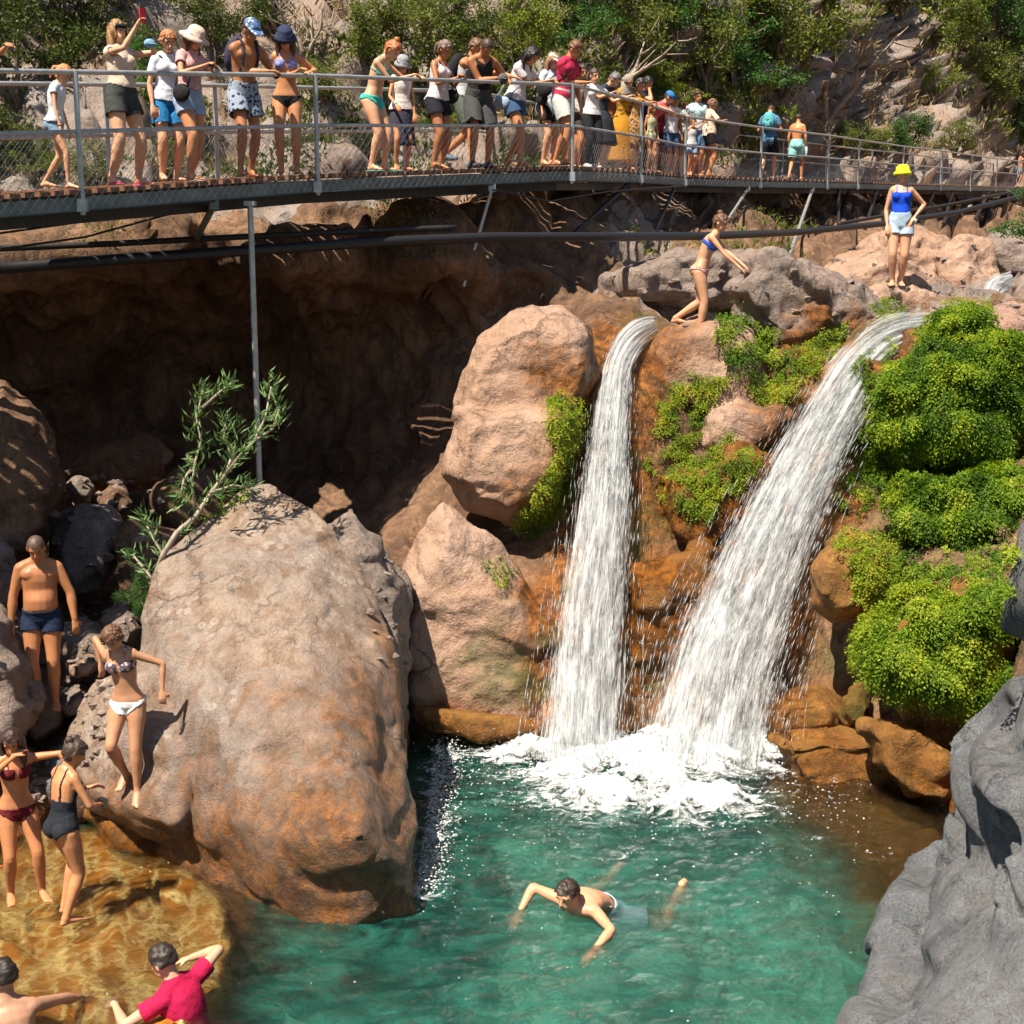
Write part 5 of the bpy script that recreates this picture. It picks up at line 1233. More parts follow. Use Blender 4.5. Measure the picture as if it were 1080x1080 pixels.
    chestq = (V-np.array(c0))@np.array(r2)       # chest-local
    pelq = (V-np.array(pel))@np.array(r0)
    def garment(nm, mask, off_, mat, smooth=3, flare=None, thick=.008):
        f = mask[FA_].all(1)&~ishead[FA_].any(1); used = np.unique(FA_[f])
        if len(used) < 8: return None
        o_ = np.full(len(V), off_) if not hasattr(off_, '__len__') else off_
        NV = V+Nn*o_[:, None]
        rm = np.full(len(V), -1); rm[used] = np.arange(len(used)); bm = bmesh.new()
        vs = [bm.verts.new(NV[i]) for i in used]
        for i in np.nonzero(f)[0]:
            ids = list(dict.fromkeys(FA_[i].tolist()))
            try: bm.faces.new([vs[rm[j]] for j in ids])
            except ValueError: pass
        bmesh.ops.delete(bm, geom=[v for v in bm.verts if not v.link_faces], context='VERTS')
        g = bpy.data.meshes.new(nm); bm.to_mesh(g); bm.free()
        g = evaluate(g, [('SMOOTH', dict(factor=.5, iterations=smooth)), ('SOLIDIFY', dict(thickness=thick, offset=-1))])
        g.polygons.foreach_set('use_smooth', [True]*len(g.polygons)); return link(nm, g, mat, root)
    for wr_ in wear:
        kind, mat = wr_[0], wr_[1]; opt = wr_[2] if len(wr_) > 2 else {}
        if kind == 'shorts':
            ln = opt.get('len', .55); hi = opt.get('top', .32); lo_ = opt.get('loose', .014)
            m_ = (to & (tz < hi)) | (th & (tt < ln)); garment('shorts', m_, lo_+np.where(th, tt*lo_*1.6, 0), mat, 4)
        elif kind == 'trousers':
            m_ = (to & (tz < .32)) | th | ((LB('shR') | LB('shL')) & (tt < opt.get('len', .95))); garment('trousers', m_, .018, mat, 4)
        elif kind == 'tee':
            lo = opt.get('low', .14); sl = opt.get('sleeve', .55); neck = opt.get('neck', .90)
            m_ = (to & (tz > lo) & (tz < neck)) | (arm & (armt < sl)) | (th & (pelq[:, 2] > .02) & (lo < .15)); garment('shirt', m_, .014+np.where(arm, armt*.022, 0)+np.where(to, np.clip(.5-tz, 0, 1)*.05, 0), mat, 5)
        elif kind == 'tank':
            lo = opt.get('low', .14); m_ = to & (tz > lo) & (tz < .86) & ~((np.abs(chestq[:, 0]) > .115) & (chestq[:, 2] > .06)) & ~((chestq[:, 2] > .11) & (np.abs(chestq[:, 0]) < .05)); garment('shirt', m_, .012+np.where(to, np.clip(.5-tz, 0, 1)*.04, 0), mat, 4)
        elif kind == 'bikini_top':
            m_ = to & (np.abs(chestq[:, 2]-.028) < .052) & (chestq[:, 1] > .03) & (np.abs(chestq[:, 0]) > .006) | (to & (np.abs(chestq[:, 2]-.015) < .014) & (chestq[:, 1] <= .04))
            st_ = (np.abs(np.abs(chestq[:, 0])-.055-chestq[:, 2]*.12) < .010) & (chestq[:, 2] > .05) & (tz < .97) & to; garment('bikini_top', m_ | st_, .007, mat, 1, thick=.005)
        elif kind == 'bandeau':
            m_ = to & (np.abs(chestq[:, 2]-.02) < .060) & ((chestq[:, 1] > 0) | (np.abs(chestq[:, 2]-.02) < .03)); garment('bikini_top', m_, .008, mat, 1, thick=.005)
        elif kind == 'briefs':
            up_ = opt.get('top', .03); m_ = (to | th) & (pelq[:, 2] < up_) & (pelq[:, 2]+.04 > -(.135-np.abs(pelq[:, 0])*.95)*np.where(pelq[:, 1] < 0, .92, .75)+.02); garment('bikini_bottom', m_, .007, mat, 1, thick=.005)
        elif kind == 'swimsuit':
            back = opt.get('back', .55); legc = (pelq[:, 2]+.04 > -(.135-np.abs(pelq[:, 0])*.95)*.9+.02)
            front = chestq[:, 1] > 0; topz = np.where(front, .085-.0*V[:, 0], -.085)
            strap = (np.abs(np.abs(chestq[:, 0])-.065) < .012) & (chestq[:, 2] > -.09) & to & (tz < .97)
            m_ = ((to & legc & (chestq[:, 2] < topz)) | (th & legc & (pelq[:, 2] < .05)) | strap); garment('swimsuit', m_, .007, mat, 1, thick=.005)
        elif kind == 'skirt' or kind == 'dress':
            q = MB(); zt = pel+r0@Z*.12; ln = opt.get('len', .55); k_ = opt.get('flare', 1.25); zb = opt.get('bottom', None); n_ = 12; pts = []; rr = []; ry = []
            for j in range(n_): f1 = j/(n_-1); pts.append(zt.lerp(Vector(((feet['R'][4].x+feet['L'][4].x)/2*f1, (feet['R'][4].y+feet['L'][4].y)/2*f1*.7, zt.z-ln)), f1)); w_ = wst*1.1+(hpw*k_-wst*1.1)*min(1, f1*3)**.7+.05*f1*k_; rr.append(w_); ry.append(w_*.78)
            q.tube(pts, rr, 26, ry=ry, ref=X); vv = np.array([tuple(v_) for v_ in q.v]); a_ = np.arctan2(vv[:, 1], vv[:, 0]); f_z = np.clip((zt.z-vv[:, 2])/ln, 0, 1); vv[:, :2] *= (1+.06*np.sin(a_*9)*f_z)[:, None]; q.v = [tuple(x_) for x_ in vv]; q.build('skirt', mat, root, True)
        elif kind == 'longsleeve':
            m_ = (to & (tz > .14) & (tz < .92)) | arm | ((LB('faR') | LB('faL')) & (tt < .9)); garment('shirt', m_, .018, mat, 5)
        elif kind == 'shoes' or kind == 'sandals':
            for nm, (hl, fd, up_, fs, an) in feet.items():
                q = MB(); z_ = -.030
                if kind == 'sandals':
                    q.tube([hl-fd*.03+up_*z_, hl+fd*.1+up_*z_, hl+fd*.225+up_*z_], [.038, .045, .040], 10, ry=[.009]*3, ref=fs, capround=.5); q.tube([hl+fd*.13+fs*.045-up_*.02, hl+fd*.13+up_*.035, hl+fd*.13-fs*.045-up_*.02], [.012]*3, 6)
                else: q.tube([hl-fd*.02, hl+fd*.05+up_*.02, hl+fd*.13+up_*.0, hl+fd*.22-up_*.010], [.038, .045, .052, .040], 10, ry=[.045, .055, .038, .024], ref=fs, capround=.6)
                q.build('shoe' if kind == 'shoes' else 'sandal', mat, root, True)
        elif kind == 'straps':
            m_ = to & (tz > .42) & (np.abs(np.abs(chestq[:, 0])-.085) < .018); garment('strap', m_, .012, mat, 2)
        elif kind == 'backpack':
            q = MB(); cb = c0+r2@Vector((0, -.185, .0)); q.ell(cb, (.145, .095, .215), M=r2, n=14, m=10); q.ell(cb+r2@Vector((0, -.06, -.07)), (.11, .06, .10), M=r2)
            q.build('backpack', mat, root, True); m_ = to & (tz > .45) & (np.abs(np.abs(chestq[:, 0])-.085) < .018); garment('strap', m_, .024, mat, 2)
        elif kind == 'bag':
            s_ = opt.get('side', 1); q = MB(); cb = pel+Vector((s_*.20, opt.get('y', .08), opt.get('z', .08))); q.ell(cb, (.05, .13, .10)); q.tube([cb+Vector((0, .1, .05)), c0+r2@Vector((s_*.09, .14, .0)), n0+r2@Vector((-s_*.10, .05, .01)), n0+r2@Vector((-s_*.11, -.07, -.02)), c0+r2@Vector((s_*.05, -.13, -.05)), cb+Vector((0, -.1, .05))], .010, 6); q.build('shoulder_bag', mat, root, True)
        elif kind == 'bracelet':
            q = MB(); wr, ad, _ = hands[opt.get('hand', 'R')]; q.tube([wr-ad*.03, wr-ad*.01], [.028, .028], 12); q.build('bracelet', mat, root, True)
        elif kind == 'glasses':
            q = MB(); 
            for s_ in (1, -1): q.ell(hp(s_*.032, .088, .006), (.028, .008, .021), M=rh_)
            q.tube([hp(-.075, -.0, .01), hp(-.065, .07, .012), hp(0, .094, .012), hp(.065, .07, .012), hp(.075, -.0, .01)], .004, 5); q.build('glasses', mat, root, True)
        elif kind == 'beard':
            pass
    # hair
    if hair:
        hm = hairm(haircol); q = MB(); hx = hl_/hk
        f = (ishead[FA_].all(1)) & (((hx[FA_].mean(1)[:, 1] < .045) | (hx[FA_].mean(1)[:, 2] > .062)) & (hx[FA_].mean(1)[:, 2] > (-.02 if hair in ('short', 'buzz') else -.075)) & ~((hx[FA_].mean(1)[:, 1] > -.02) & (hx[FA_].mean(1)[:, 2] < .02) & (hair != 'long')) & (hx[FA_].mean(1)[:, 2]+hx[FA_].mean(1)[:, 1]*-.9 > -.06+(.0 if hair != 'long' else -.03)))
        used = np.unique(FA_[f]); rm = np.full(len(V), -1); rm[used] = np.arange(len(used)); th_ = {'buzz': .005, 'short': .016}.get(hair, .020); base = V[used]+Nn[used]*(th_+.012*fbm(V[used]*28, 2)*(hair != 'buzz'))[:, None]
        q.add([Vector(v_) for v_ in base], [tuple(dict.fromkeys(rm[FA_[i]].tolist())) for i in np.nonzero(f)[0]])
        if hair == 'bun': q.ell(hp(0, -.095, .095), (.042, .042, .038), M=rh_)
        if hair == 'highbun': q.ell(hp(0, -.05, .125), (.04, .042, .036), M=rh_)
        if hair == 'pony':
            q.ell(hp(0, -.10, .05), (.026, .03, .026)); q.tube([hp(0, -.105, .05), hp(0, -.15, .02), hp(0, -.155, -.05)-Z*.0, hp(0, -.14, -.13)], [.022, .030, .026, .008], 8, capround=.5)
        if hair == 'long':
            for s_ in (1, -1): q.tube([hp(s_*.05, -.04, .07), hp(s_*.082, -.03, -.02), hp(s_*.085, -.015, -.10), hp(s_*.085, .0, -.13)-Z*.09, hp(s_*.07, .02, -.13)-Z*.16], [.03, .036, .036, .030, .012], 8, capround=.5)
            q.tube([hp(0, -.08, .06), hp(0, -.10, -.04), hp(0, -.095, -.12), hp(0, -.09, -.13)-Z*.10, hp(0, -.08, -.13)-Z*.18], [.06, .075, .078, .065, .02], 10, ry=[.035, .035, .032, .028, .012], ref=rh_@X, capround=.4)
        if hair == 'curly':
            rr_ = np.random.default_rng(int(Hh*1000)); 
            for k in range(46):
                a_ = rr_.uniform(0, 6.28); e_ = rr_.uniform(-.3, 1.5); v_ = Vector((math.cos(a_)*math.cos(e_)*.088, math.sin(a_)*math.cos(e_)*.10-.015, math.sin(e_)*.105+.012))
                if v_.y > .06 and v_.z < .05: continue
                q.ell(hp(*v_), (.024, .024, .020), n=8, m=6)
        if hair == 'scarf':
            q = MB(); q.ell(hp(0, -.022, .018), (.094, .102, .108), M=rh_, n=16, m=12); q.tube([hp(0, -.05, -.03), hp(0, -.02, -.12), n0+r2@Vector((0, .02, -.03)), c0+r2@Vector((0, .02, .02))], [.095, .10, .15, .16], 14, ry=[.08, .09, .11, .115], ref=X)
        g = q.mesh('hair', True); link('head_scarf' if hair == 'scarf' else 'hair', g, cloth(haircol) if hair == 'scarf' else hm, root)
    if hat:
        hk_, hmat = hat[0], hat[1]; q = MB()
        if hk_ == 'cap':
            q.ell(hp(0, -.012, .045), (.090, .106, .082), M=rh_, n=18, m=12); q.tube([hp(0, .06, .052), hp(0, .115, .048), hp(0, .165, .036)], [.078, .074, .045], 14, ry=[.008, .006, .004], ref=rh_@X, capround=.2)
        elif hk_ == 'backcap': q.ell(hp(0, -.012, .045), (.090, .106, .082), M=rh_, n=18, m=12)
        elif hk_ in ('sun', 'bucket'):
            bw = .175 if hk_ == 'sun' else .135; dr = -.03 if hk_ == 'sun' else -.05
            q.tube([hp(0, -.01, .012+dr*.3), hp(0, -.01, .035), hp(0, -.01, .05), hp(0, -.01, .105), hp(0, -.01, .135), hp(0, -.01, .142)], [bw, .118, .094, .088, .060, .01], 22, ry=[bw*1.05, .125, .108, .10, .068, .01], ref=rh_@X)
        q.build('hat', hmat, root, True)
    if extra:
        for fn in (extra if isinstance(extra, (list, tuple)) else [extra]): fn(root, dict(hp=hp, hands=hands, c0=c0, n0=n0, pel=pel, r2=r2, feet=feet, rh=rh_))
    body['height'] = Hh
    return root

def loc2(root_loc, yaw, S, p):
    """world point -> figure coordinates"""
    v = Vector(p)-Vector(root_loc); return (Matrix.Rotation(-R(yaw), 3, 'Z') @ v)/S
def bridge_person(px, back, yaw, Hh, label, rr=None, lr=None, **kw):
    """stands on the deck `back` metres behind its near edge; rr/lr = metres along the rail for a hand resting there"""
    back = back*.78; a, dirv, nn = at_seg(px); loc = a+nn*back+Vector((0, 0, .027)); a2 = a; 
    # slide so that the figure is seen at column px
    for _ in range(6):
        e = (px-proj(loc)[0]); loc = loc+dirv*(e/F*proj(loc)[2]); 
    S = Hh/1.7
    def rail(s_): 
        b = loc-nn*(back+.03)+dirv*(s_*.62); return loc2(loc, yaw, S, Vector((b.x, b.y, loc.z+RH+.05))-Vector((0, 0, .027)))-loc2(Vector((0, 0, 0)), yaw, S, nn*-.07)
    if rr is not None: kw['rh'] = tuple(rail(rr))
    if lr is not None: kw['lh'] = tuple(rail(lr))
    return person(loc, yaw, Hh, label, group='people watching from the walkway', **kw)
c_ = cloth
WHITE, BLACK, DENIM, NAVY, GREY = (.78, .77, .76), (.02, .02, .022), (.20, .33, .48), (.025, .04, .09), (.13, .13, .13)
def phone(col, hand='R', dzp=.02):
    def f(root, q):
        wr, ad, tip = q['hands'][hand]; m = MB(); m.box(tip+Vector((0, .015, dzp+.03)), (.075, .012, .14)); m.build('phone', simple(col, .35, name='phone'), root)
    return f
def held(col, hand='R', size=(.08, .06, .08), name='cap_in_hand'):
    def f(root, q):
        wr, ad, tip = q['hands'][hand]; m = MB(); m.ell(tip, size); m.tube([tip+Vector((0, size[1]*.6, 0)), tip+Vector((0, size[1]*1.8, -.01))], [size[0]*.8, size[0]*.5], 10, ry=[.01, .006], ref=(1, 0, 0)); m.build(name, c_(col), root, True)
    return f
# --- on the walkway, left to right (yaw 180 faces the camera, -90 faces picture right)
bridge_person(-22, .5, -120, 1.68, 'person mostly cut off by the left edge, only a hand reaching into view', sex='f', skin=TAN, rh=(.25, .42, 1.25), lh=(-.0, .50, 1.3), wear=[('tee', c_(WHITE)), ('shorts', c_(DENIM))], hair='long')
bridge_person(62, .55, -95, 1.20, 'girl with a reddish blond ponytail, white tee and denim shorts walking right', sex='f', skin=FAIR, nod=25, lean=10, rf=(.07, .20, 0), lf=(-.07, -.20, .03), rh=(.20, .16, .78), wear=[('tee', c_((.72, .76, .82)), dict(sleeve=.25)), ('shorts', c_(DENIM), dict(len=.3)), ('bracelet', simple((.8, .25, .03), .5))], hair='pony', haircol=(.48, .20, .07), fat=.85)
bridge_person(133, .45, -125, 1.62, 'woman raising a red phone, dark cap, beige top and dark grey shorts', sex='f', skin=FAIR, lean=-2, nod=-4, rh=(.06, .34, 1.58), rel=(.5, .2, -.9), lh=(-.10, .38, 1.42), rf=(.16, .0, 0), lf=(-.18, .02, 0), curl=.7, wear=[('tee', c_((.66, .52, .42)), dict(sleeve=.25, low=.2)), ('shorts', c_((.055, .06, .06)), dict(len=.38, top=.34, loose=.02)), ('sandals', simple((.75, .08, .30), .5))], hair='long', haircol=(.30, .17, .07), hat=('cap', c_((.05, .05, .055))), extra=[phone((.75, .03, .03)), held((.22, .42, .60), 'L', (.07, .05, .05))], fat=1.18)
bridge_person(180, 1.05, -150, 1.60, 'red-haired person in a white tee and bright blue shorts behind the hat woman', sex='f', skin=FAIR, lean=8, nod=20, wear=[('tee', c_((.68, .72, .80))), ('shorts', c_((.02, .18, .42)), dict(len=.6, loose=.02)), ('bag', c_(BLACK), dict(side=-1, z=.2))], hair='curly', haircol=(.42, .17, .07), fat=1.05)
bridge_person(203, .45, -125, 1.60, 'woman in a pink sun hat and pink tee looking at her phone', sex='f', skin=TAN, nod=28, lean=6, rh=(.10, .34, 1.22), lh=(-.02, .36, 1.22), rf=(.10, .10, 0), lf=(-.12, -.12, 0), wear=[('tee', c_((.72, .48, .42), 'blotch', (.55, .30, .30)), dict(sleeve=.45, low=.2)), ('shorts', c_((.33, .42, .58)), dict(len=.32)), ('bag', c_(BLACK), dict(side=1, y=.10, z=.06)), ('sandals', simple((.5, .4, .35), .5))], hair='long', haircol=(.10, .04, .02), hat=('sun', c_((.74, .50, .42))), extra=phone((.05, .05, .05), 'R'), fat=1.08)
bridge_person(262, .42, -140, 1.74, 'shirtless man in a patterned cap and navy board shorts leaning on the handrail', sex='m', skin=DTAN, nod=30, lean=16, hipy=-.05, rr=.12, lr=.30, wear=[('shorts', c_(NAVY, 'blotch', (.30, .36, .45)), dict(len=.55, loose=.024)), ('straps', c_(BLACK)), ('backpack', c_((.05, .05, .09)))], hair='short', hat=('cap', c_((.60, .60, .60), 'blotch', (.08, .18, .40))), rf=(.12, .08, 0), lf=(-.14, -.16, 0), muscle=1.1, extra=held((.02, .02, .02), 'L', (.04, .04, .05), 'camera_in_hand'))
bridge_person(305, .42, -172, 1.64, 'woman in a navy bucket hat, mirrored sunglasses and a patterned bikini', sex='f', skin=TAN, nod=30, lean=6, rr=-.14, lr=.14, wear=[('bikini_top', c_((.55, .40, .62), 'blotch', (.20, .25, .60))), ('briefs', c_((.02, .02, .02))), ('glasses', simple((.02, .22, .55), .1, .6, name='mirror lens'))], hair='long', haircol=(.09, .04, .02), hat=('bucket', c_((.03, .04, .09))))
bridge_person(403, .42, -112, 1.64, 'red-haired woman in a turquoise bikini bending over the handrail', sex='f', skin=FAIR, nod=35, lean=24, hipy=-.12, rr=.28, lr=.50, wear=[('bikini_top', c_((.06, .50, .42))), ('briefs', c_((.06, .55, .46)), dict(top=.06)), ('sandals', simple((.1, .35, .33), .5))], hair='highbun', haircol=(.40, .13, .04), rf=(.08, -.08, 0), lf=(-.08, .02, 0), fat=1.05)
bridge_person(424, .85, -160, 1.42, 'child in a grey bucket hat and pale top with a dark towel', sex='f', skin=TAN, nod=25, lean=5, rh=(.16, .30, .95), wear=[('tee', c_((.74, .66, .62)), dict(sleeve=.15)), ('skirt', c_((.05, .05, .08)), dict(len=.62, flare=1.0)), ('bracelet', simple((.1, .5, .45), .5))], hair='long', haircol=(.10, .05, .03), hat=('bucket', c_((.30, .31, .33))))
bridge_person(462, .5, -125, 1.62, 'woman with a grey-brown ponytail, white tank top and black shorts', sex='f', skin=DTAN, nod=22, lean=8, rh=(.05, .34, 1.16), lh=(.0, .38, 1.18), wear=[('tank', c_((.66, .60, .62))), ('shorts', c_((.02, .02, .03)), dict(len=.42, loose=.02)), ('bag', c_(BLACK), dict(side=-1))], hair='pony', haircol=(.16, .11, .09), rf=(.12, .05, 0), lf=(-.16, -.05, 0), fat=1.1)
bridge_person(490, .95, -120, 1.72, 'man in a grey sleeveless shirt carrying a black backpack', sex='m', skin=TAN, nod=20, lean=14, rr=.5, lr=.8, wear=[('tank', c_((.55, .55, .57))), ('shorts', c_((.10, .12, .10)), dict(len=.75, loose=.02)), ('backpack', c_(BLACK)), ('shoes', c_((.12, .17, .22)))], hair='short', haircol=(.13, .06, .03), rf=(.10, .2, 0), lf=(-.10, -.35, .12))
bridge_person(508, .42, -155, 1.74, 'bald man in a black sleeveless shirt resting both hands on the handrail', sex='m', skin=DTAN, nod=42, lean=20, hipy=-.1, rr=-.10, lr=.26, wear=[('tank', c_((.02, .02, .022))), ('shorts', c_((.07, .07, .07)), dict(len=.85, loose=.026)), ('shoes', c_((.10, .08, .07)))], hair='buzz', haircol=(.06, .035, .025), rf=(.14, .05, 0), lf=(-.14, -.1, 0), muscle=1.15, fat=1.08, extra=held((.10, .10, .11), 'R', (.07, .06, .07), 'hat_in_hand'))
bridge_person(549, .45, -122, 1.66, 'woman with long black hair, loose white tee and denim shorts leaning on the handrail', sex='f', skin=TAN, nod=35, lean=22, hipy=-.1, rr=.18, lr=.38, wear=[('tee', c_((.70, .66, .68)), dict(low=.16, sleeve=.6)), ('shorts', c_((.05, .11, .22)), dict(len=.42, loose=.02)), ('bag', c_((.35, .45, .58)), dict(side=1, z=-.02, y=-.08)), ('sandals', simple((.4, .3, .2), .5))], hair='long', haircol=(.012, .011, .012), rf=(.12, .1, 0), lf=(-.1, -.25, .03), fat=1.05)
bridge_person(578, .9, -140, 1.58, 'person in a pale cap and light blue top behind the man in the red tee', sex='f', skin=FAIR, nod=20, lean=6, wear=[('tee', c_((.55, .66, .78)), dict(low=.05)), ('shorts', c_(BLACK), dict(len=.55)), ('bag', c_(BLACK), dict(side=1, z=.1))], hair='long', haircol=(.25, .15, .08), hat=('cap', c_((.76, .66, .60))))
bridge_person(594, .42, -128, 1.74, 'man in a raspberry red tee and pale grey shorts, one hand on the railing', sex='m', skin=TAN, nod=30, lean=12, rr=.12, wear=[('tee', c_((.55, .035, .09))), ('shorts', c_((.50, .55, .52)), dict(len=.68, loose=.026)), ('bag', c_(BLACK), dict(side=1, y=-.18, z=.12)), ('sandals', simple((.2, .12, .08), .5))], hair='short', haircol=(.14, .06, .025), rf=(.12, .12, 0), lf=(-.12, -.20, 0))
bridge_person(611, .9, -165, 1.62, 'auburn-haired woman making a V sign with her fingers', sex='f', skin=TAN, nod=10, rh=(-.02, .32, 1.26), curl=.2, wear=[('tank', c_((.75, .70, .66))), ('shorts', c_((.06, .05, .05)))], hair='long', haircol=(.30, .11, .03))
bridge_person(627, .5, -150, 1.52, 'dark-haired youngster in a white tee and black trousers', sex='f', skin=FAIR, nod=8, lean=6, lr=.2, rr=-.05, wear=[('tee', c_(WHITE)), ('trousers', c_(BLACK)), ('shoes', c_((.6, .6, .6)))], hair='short', haircol=(.05, .03, .02))
bridge_person(641, .55, -125, 1.62, 'grey-haired woman in a long black dress bending over the handrail', sex='f', skin=FAIR, nod=30, lean=28, hipy=-.12, rr=.0, lr=.45, wear=[('tee', c_((.04, .045, .06)), dict(low=.1)), ('skirt', c_((.03, .033, .042)), dict(len=.60, flare=1.3)), ('sandals', simple((.5, .5, .5), .5))], hair='short', haircol=(.13, .12, .12), fat=1.15)
bridge_person(661, .6, -150, 1.62, 'woman in a grey-beige headscarf and long mustard skirt', sex='f', skin=FAIR, nod=24, lean=12, rr=.1, lr=.35, wear=[('longsleeve', c_((.04, .035, .035), 'blotch', (.55, .26, .02))), ('skirt', c_((.50, .23, .02)), dict(len=.86, flare=1.35))], hair='scarf', haircol=(.32, .28, .23))
bridge_person(681, .7, -130, 1.74, 'black-haired man in a dark shirt holding his hand to his mouth', sex='m', skin=TAN, nod=18, lean=12, rh=(.02, .22, 1.44), rel=(.5, .1, -.9), curl=.9, lr=.3, wear=[('tee', c_((.02, .03, .07)), dict(low=.05)), ('trousers', c_((.02, .03, .06)))], hair='short', haircol=(.012, .01, .01))
bridge_person(690, .40, -150, 1.24, 'small girl in a turquoise patterned swimsuit and pink sandals', sex='f', skin=TAN, nod=15, wear=[('swimsuit', c_((.15, .50, .52), 'blotch', (.75, .60, .30))), ('sandals', simple((.80, .25, .45), .5))], hair='long', haircol=(.36, .16, .06), fat=.9)
bridge_person(699, .62, -112, 1.72, 'man in a pink tee and bright blue cap bending far over the handrail', sex='m', skin=FAIR, nod=10, lean=48, hipy=-.2, rr=.45, lr=.65, wear=[('tee', c_((.70, .13, .16))), ('shorts', c_((.10, .04, .04)), dict(len=.8, loose=.02)), ('sandals', simple((.7, .35, .4), .5))], hair='short', hat=('backcap', c_((.02, .22, .62))))
bridge_person(716, .85, -150, 1.66, 'man in a white tee and jeans shorts half hidden by the blue cap man', sex='m', skin=TAN, nod=20, lean=10, rr=.2, wear=[('tee', c_((.74, .72, .74))), ('shorts', c_((.06, .11, .22)), dict(len=.7))], hair='short', haircol=(.05, .03, .02))
bridge_person(735, .75, -170, 1.74, 'dark-bearded man in a pale blue tee with a bag strap', sex='m', skin=TAN, nod=5, turn=10, wear=[('tee', c_((.52, .68, .74))), ('shorts', c_((.10, .20, .36)), dict(len=.75)), ('bag', c_((.08, .16, .20)), dict(side=-1))], hair='short', haircol=(.05, .03, .02))
bridge_person(747, .45, -70, 1.58, 'stout woman in an orange and white striped blouse and black shorts', sex='f', skin=TAN, nod=12, lean=6, rr=.12, lh=(-.22, .12, .78), wear=[('tee', c_((.72, .42, .28), 'stripe', (.74, .60, .50)), dict(low=.08, sleeve=.8)), ('shorts', c_(BLACK), dict(len=.42, loose=.022)), ('sandals', simple((.5, .4, .3), .5))], hair='curly', haircol=(.20, .10, .06), fat=1.35)
bridge_person(730, .5, -160, 1.15, 'small child with raised arms between the bearded man and the striped blouse', sex='f', skin=TAN, nod=0, lr=.1, rr=-.1, wear=[('tank', c_((.60, .62, .64))), ('shorts', c_((.25, .36, .50)))], hair='short', haircol=(.20, .10, .05))
bridge_person(620, 1.15, -160, 1.70, 'tall man in a black tee at the back, behind the V-sign woman', sex='m', skin=TAN, nod=12, wear=[('tee', c_((.03, .03, .035))), ('shorts', c_((.10, .09, .08)), dict(len=.7))], hair='short', haircol=(.04, .03, .02))
bridge_person(650, 1.2, -150, 1.64, 'woman in a rust-coloured top behind the headscarf woman', sex='f', skin=TAN, nod=16, wear=[('tee', c_((.36, .12, .05))), ('trousers', c_((.05, .04, .05)))], hair='long', haircol=(.06, .03, .02))
bridge_person(671, .38, -140, 1.56, 'person in a dark flowered dress between the headscarf woman and the black-haired man', sex='f', skin=TAN, nod=24, lean=10, rr=.1, lr=.3, wear=[('tee', c_((.03, .035, .06), 'blotch', (.45, .25, .08))), ('skirt', c_((.03, .035, .06), 'blotch', (.45, .25, .08)), dict(len=.55))], hair='short', haircol=(.03, .02, .02))
bridge_person(706, 1.25, -150, 1.66, 'man in a crimson tee hidden at the back behind the blue cap man', sex='m', skin=TAN, nod=10, wear=[('tee', c_((.45, .05, .07))), ('shorts', c_((.05, .05, .06)))], hair='short', haircol=(.05, .03, .02))
bridge_person(724, 1.2, -165, 1.62, 'woman in a white top at the back, left of the bearded man', sex='f', skin=FAIR, nod=12, wear=[('tee', c_(WHITE)), ('shorts', c_(DENIM))], hair='long', haircol=(.12, .06, .03))
bridge_person(811, .6, -20, 1.74, 'walker in a blue striped shirt with a turquoise backpack, seen from behind', sex='m', skin=FAIR, nod=22, lean=10, rh=(.12, .3, 1.1), lh=(-.12, .3, 1.1), wear=[('tee', c_((.05, .14, .27), 'stripe', (.12, .26, .42)), dict(low=.05)), ('shorts', c_((.012, .012, .018)), dict(len=.80, loose=.026)), ('backpack', c_((.10, .38, .42)))], hair='buzz', haircol=(.10, .05, .03), rf=(.1, .25, .0), lf=(-.1, -.2, .03), fat=1.15)
bridge_person(841, .7, -28, 1.62, 'shirtless boy in pale turquoise swim shorts walking away', sex='m', skin=(.60, .25, .10), nod=20, lean=6, wear=[('shorts', c_((.28, .62, .62)), dict(len=.72, loose=.028)), ('sandals', simple((.1, .1, .1), .5))], hair='short', haircol=(.03, .02, .02), rf=(.1, .2, .0), lf=(-.1, -.22, .03), extra=held((.72, .74, .76), 'R', (.05, .03, .16), 'towel'))
bridge_person(1077, .4, -120, 1.62, 'person just entering at the far right end of the walkway', sex='f', skin=TAN, wear=[('tank', c_((.6, .3, .25))), ('shorts', c_(DENIM))], hair='long')

# --- at the falls
def stand(px, py, toward=.05, up=0.0):
    """a spot on whatever rock is seen there"""
    h_ = ALLROCK.ray_cast(CAM, (P(px, py, 10)-CAM).normalized(), 60)[0]
    return h_+(Vector((CAM.x-h_.x, CAM.y-h_.y, 0)).normalized()*toward)+Vector((0, 0, up))
person(P(731, 352, 17.2), -106, 1.52, 'woman in a blue bandeau bikini bracing herself against the angular grey boulder', sex='f', skin=(.62, .33, .19), lean=27, nod=2, turn=-15, hip=.86, hipy=.08, rh=(.16, .62, .90), lh=(.0, .66, .92), rel=(.4, -.2, -.8), lel=(-.4, -.2, -.8), rf=(.07, .12, -.05), lf=(-.10, -.24, .12), wear=[('bandeau', c_((.03, .10, .60))), ('briefs', c_((.18, .22, .24), 'blotch', (.65, .35, .35)))], hair='highbun', haircol=(.12, .06, .03), curl=.25)
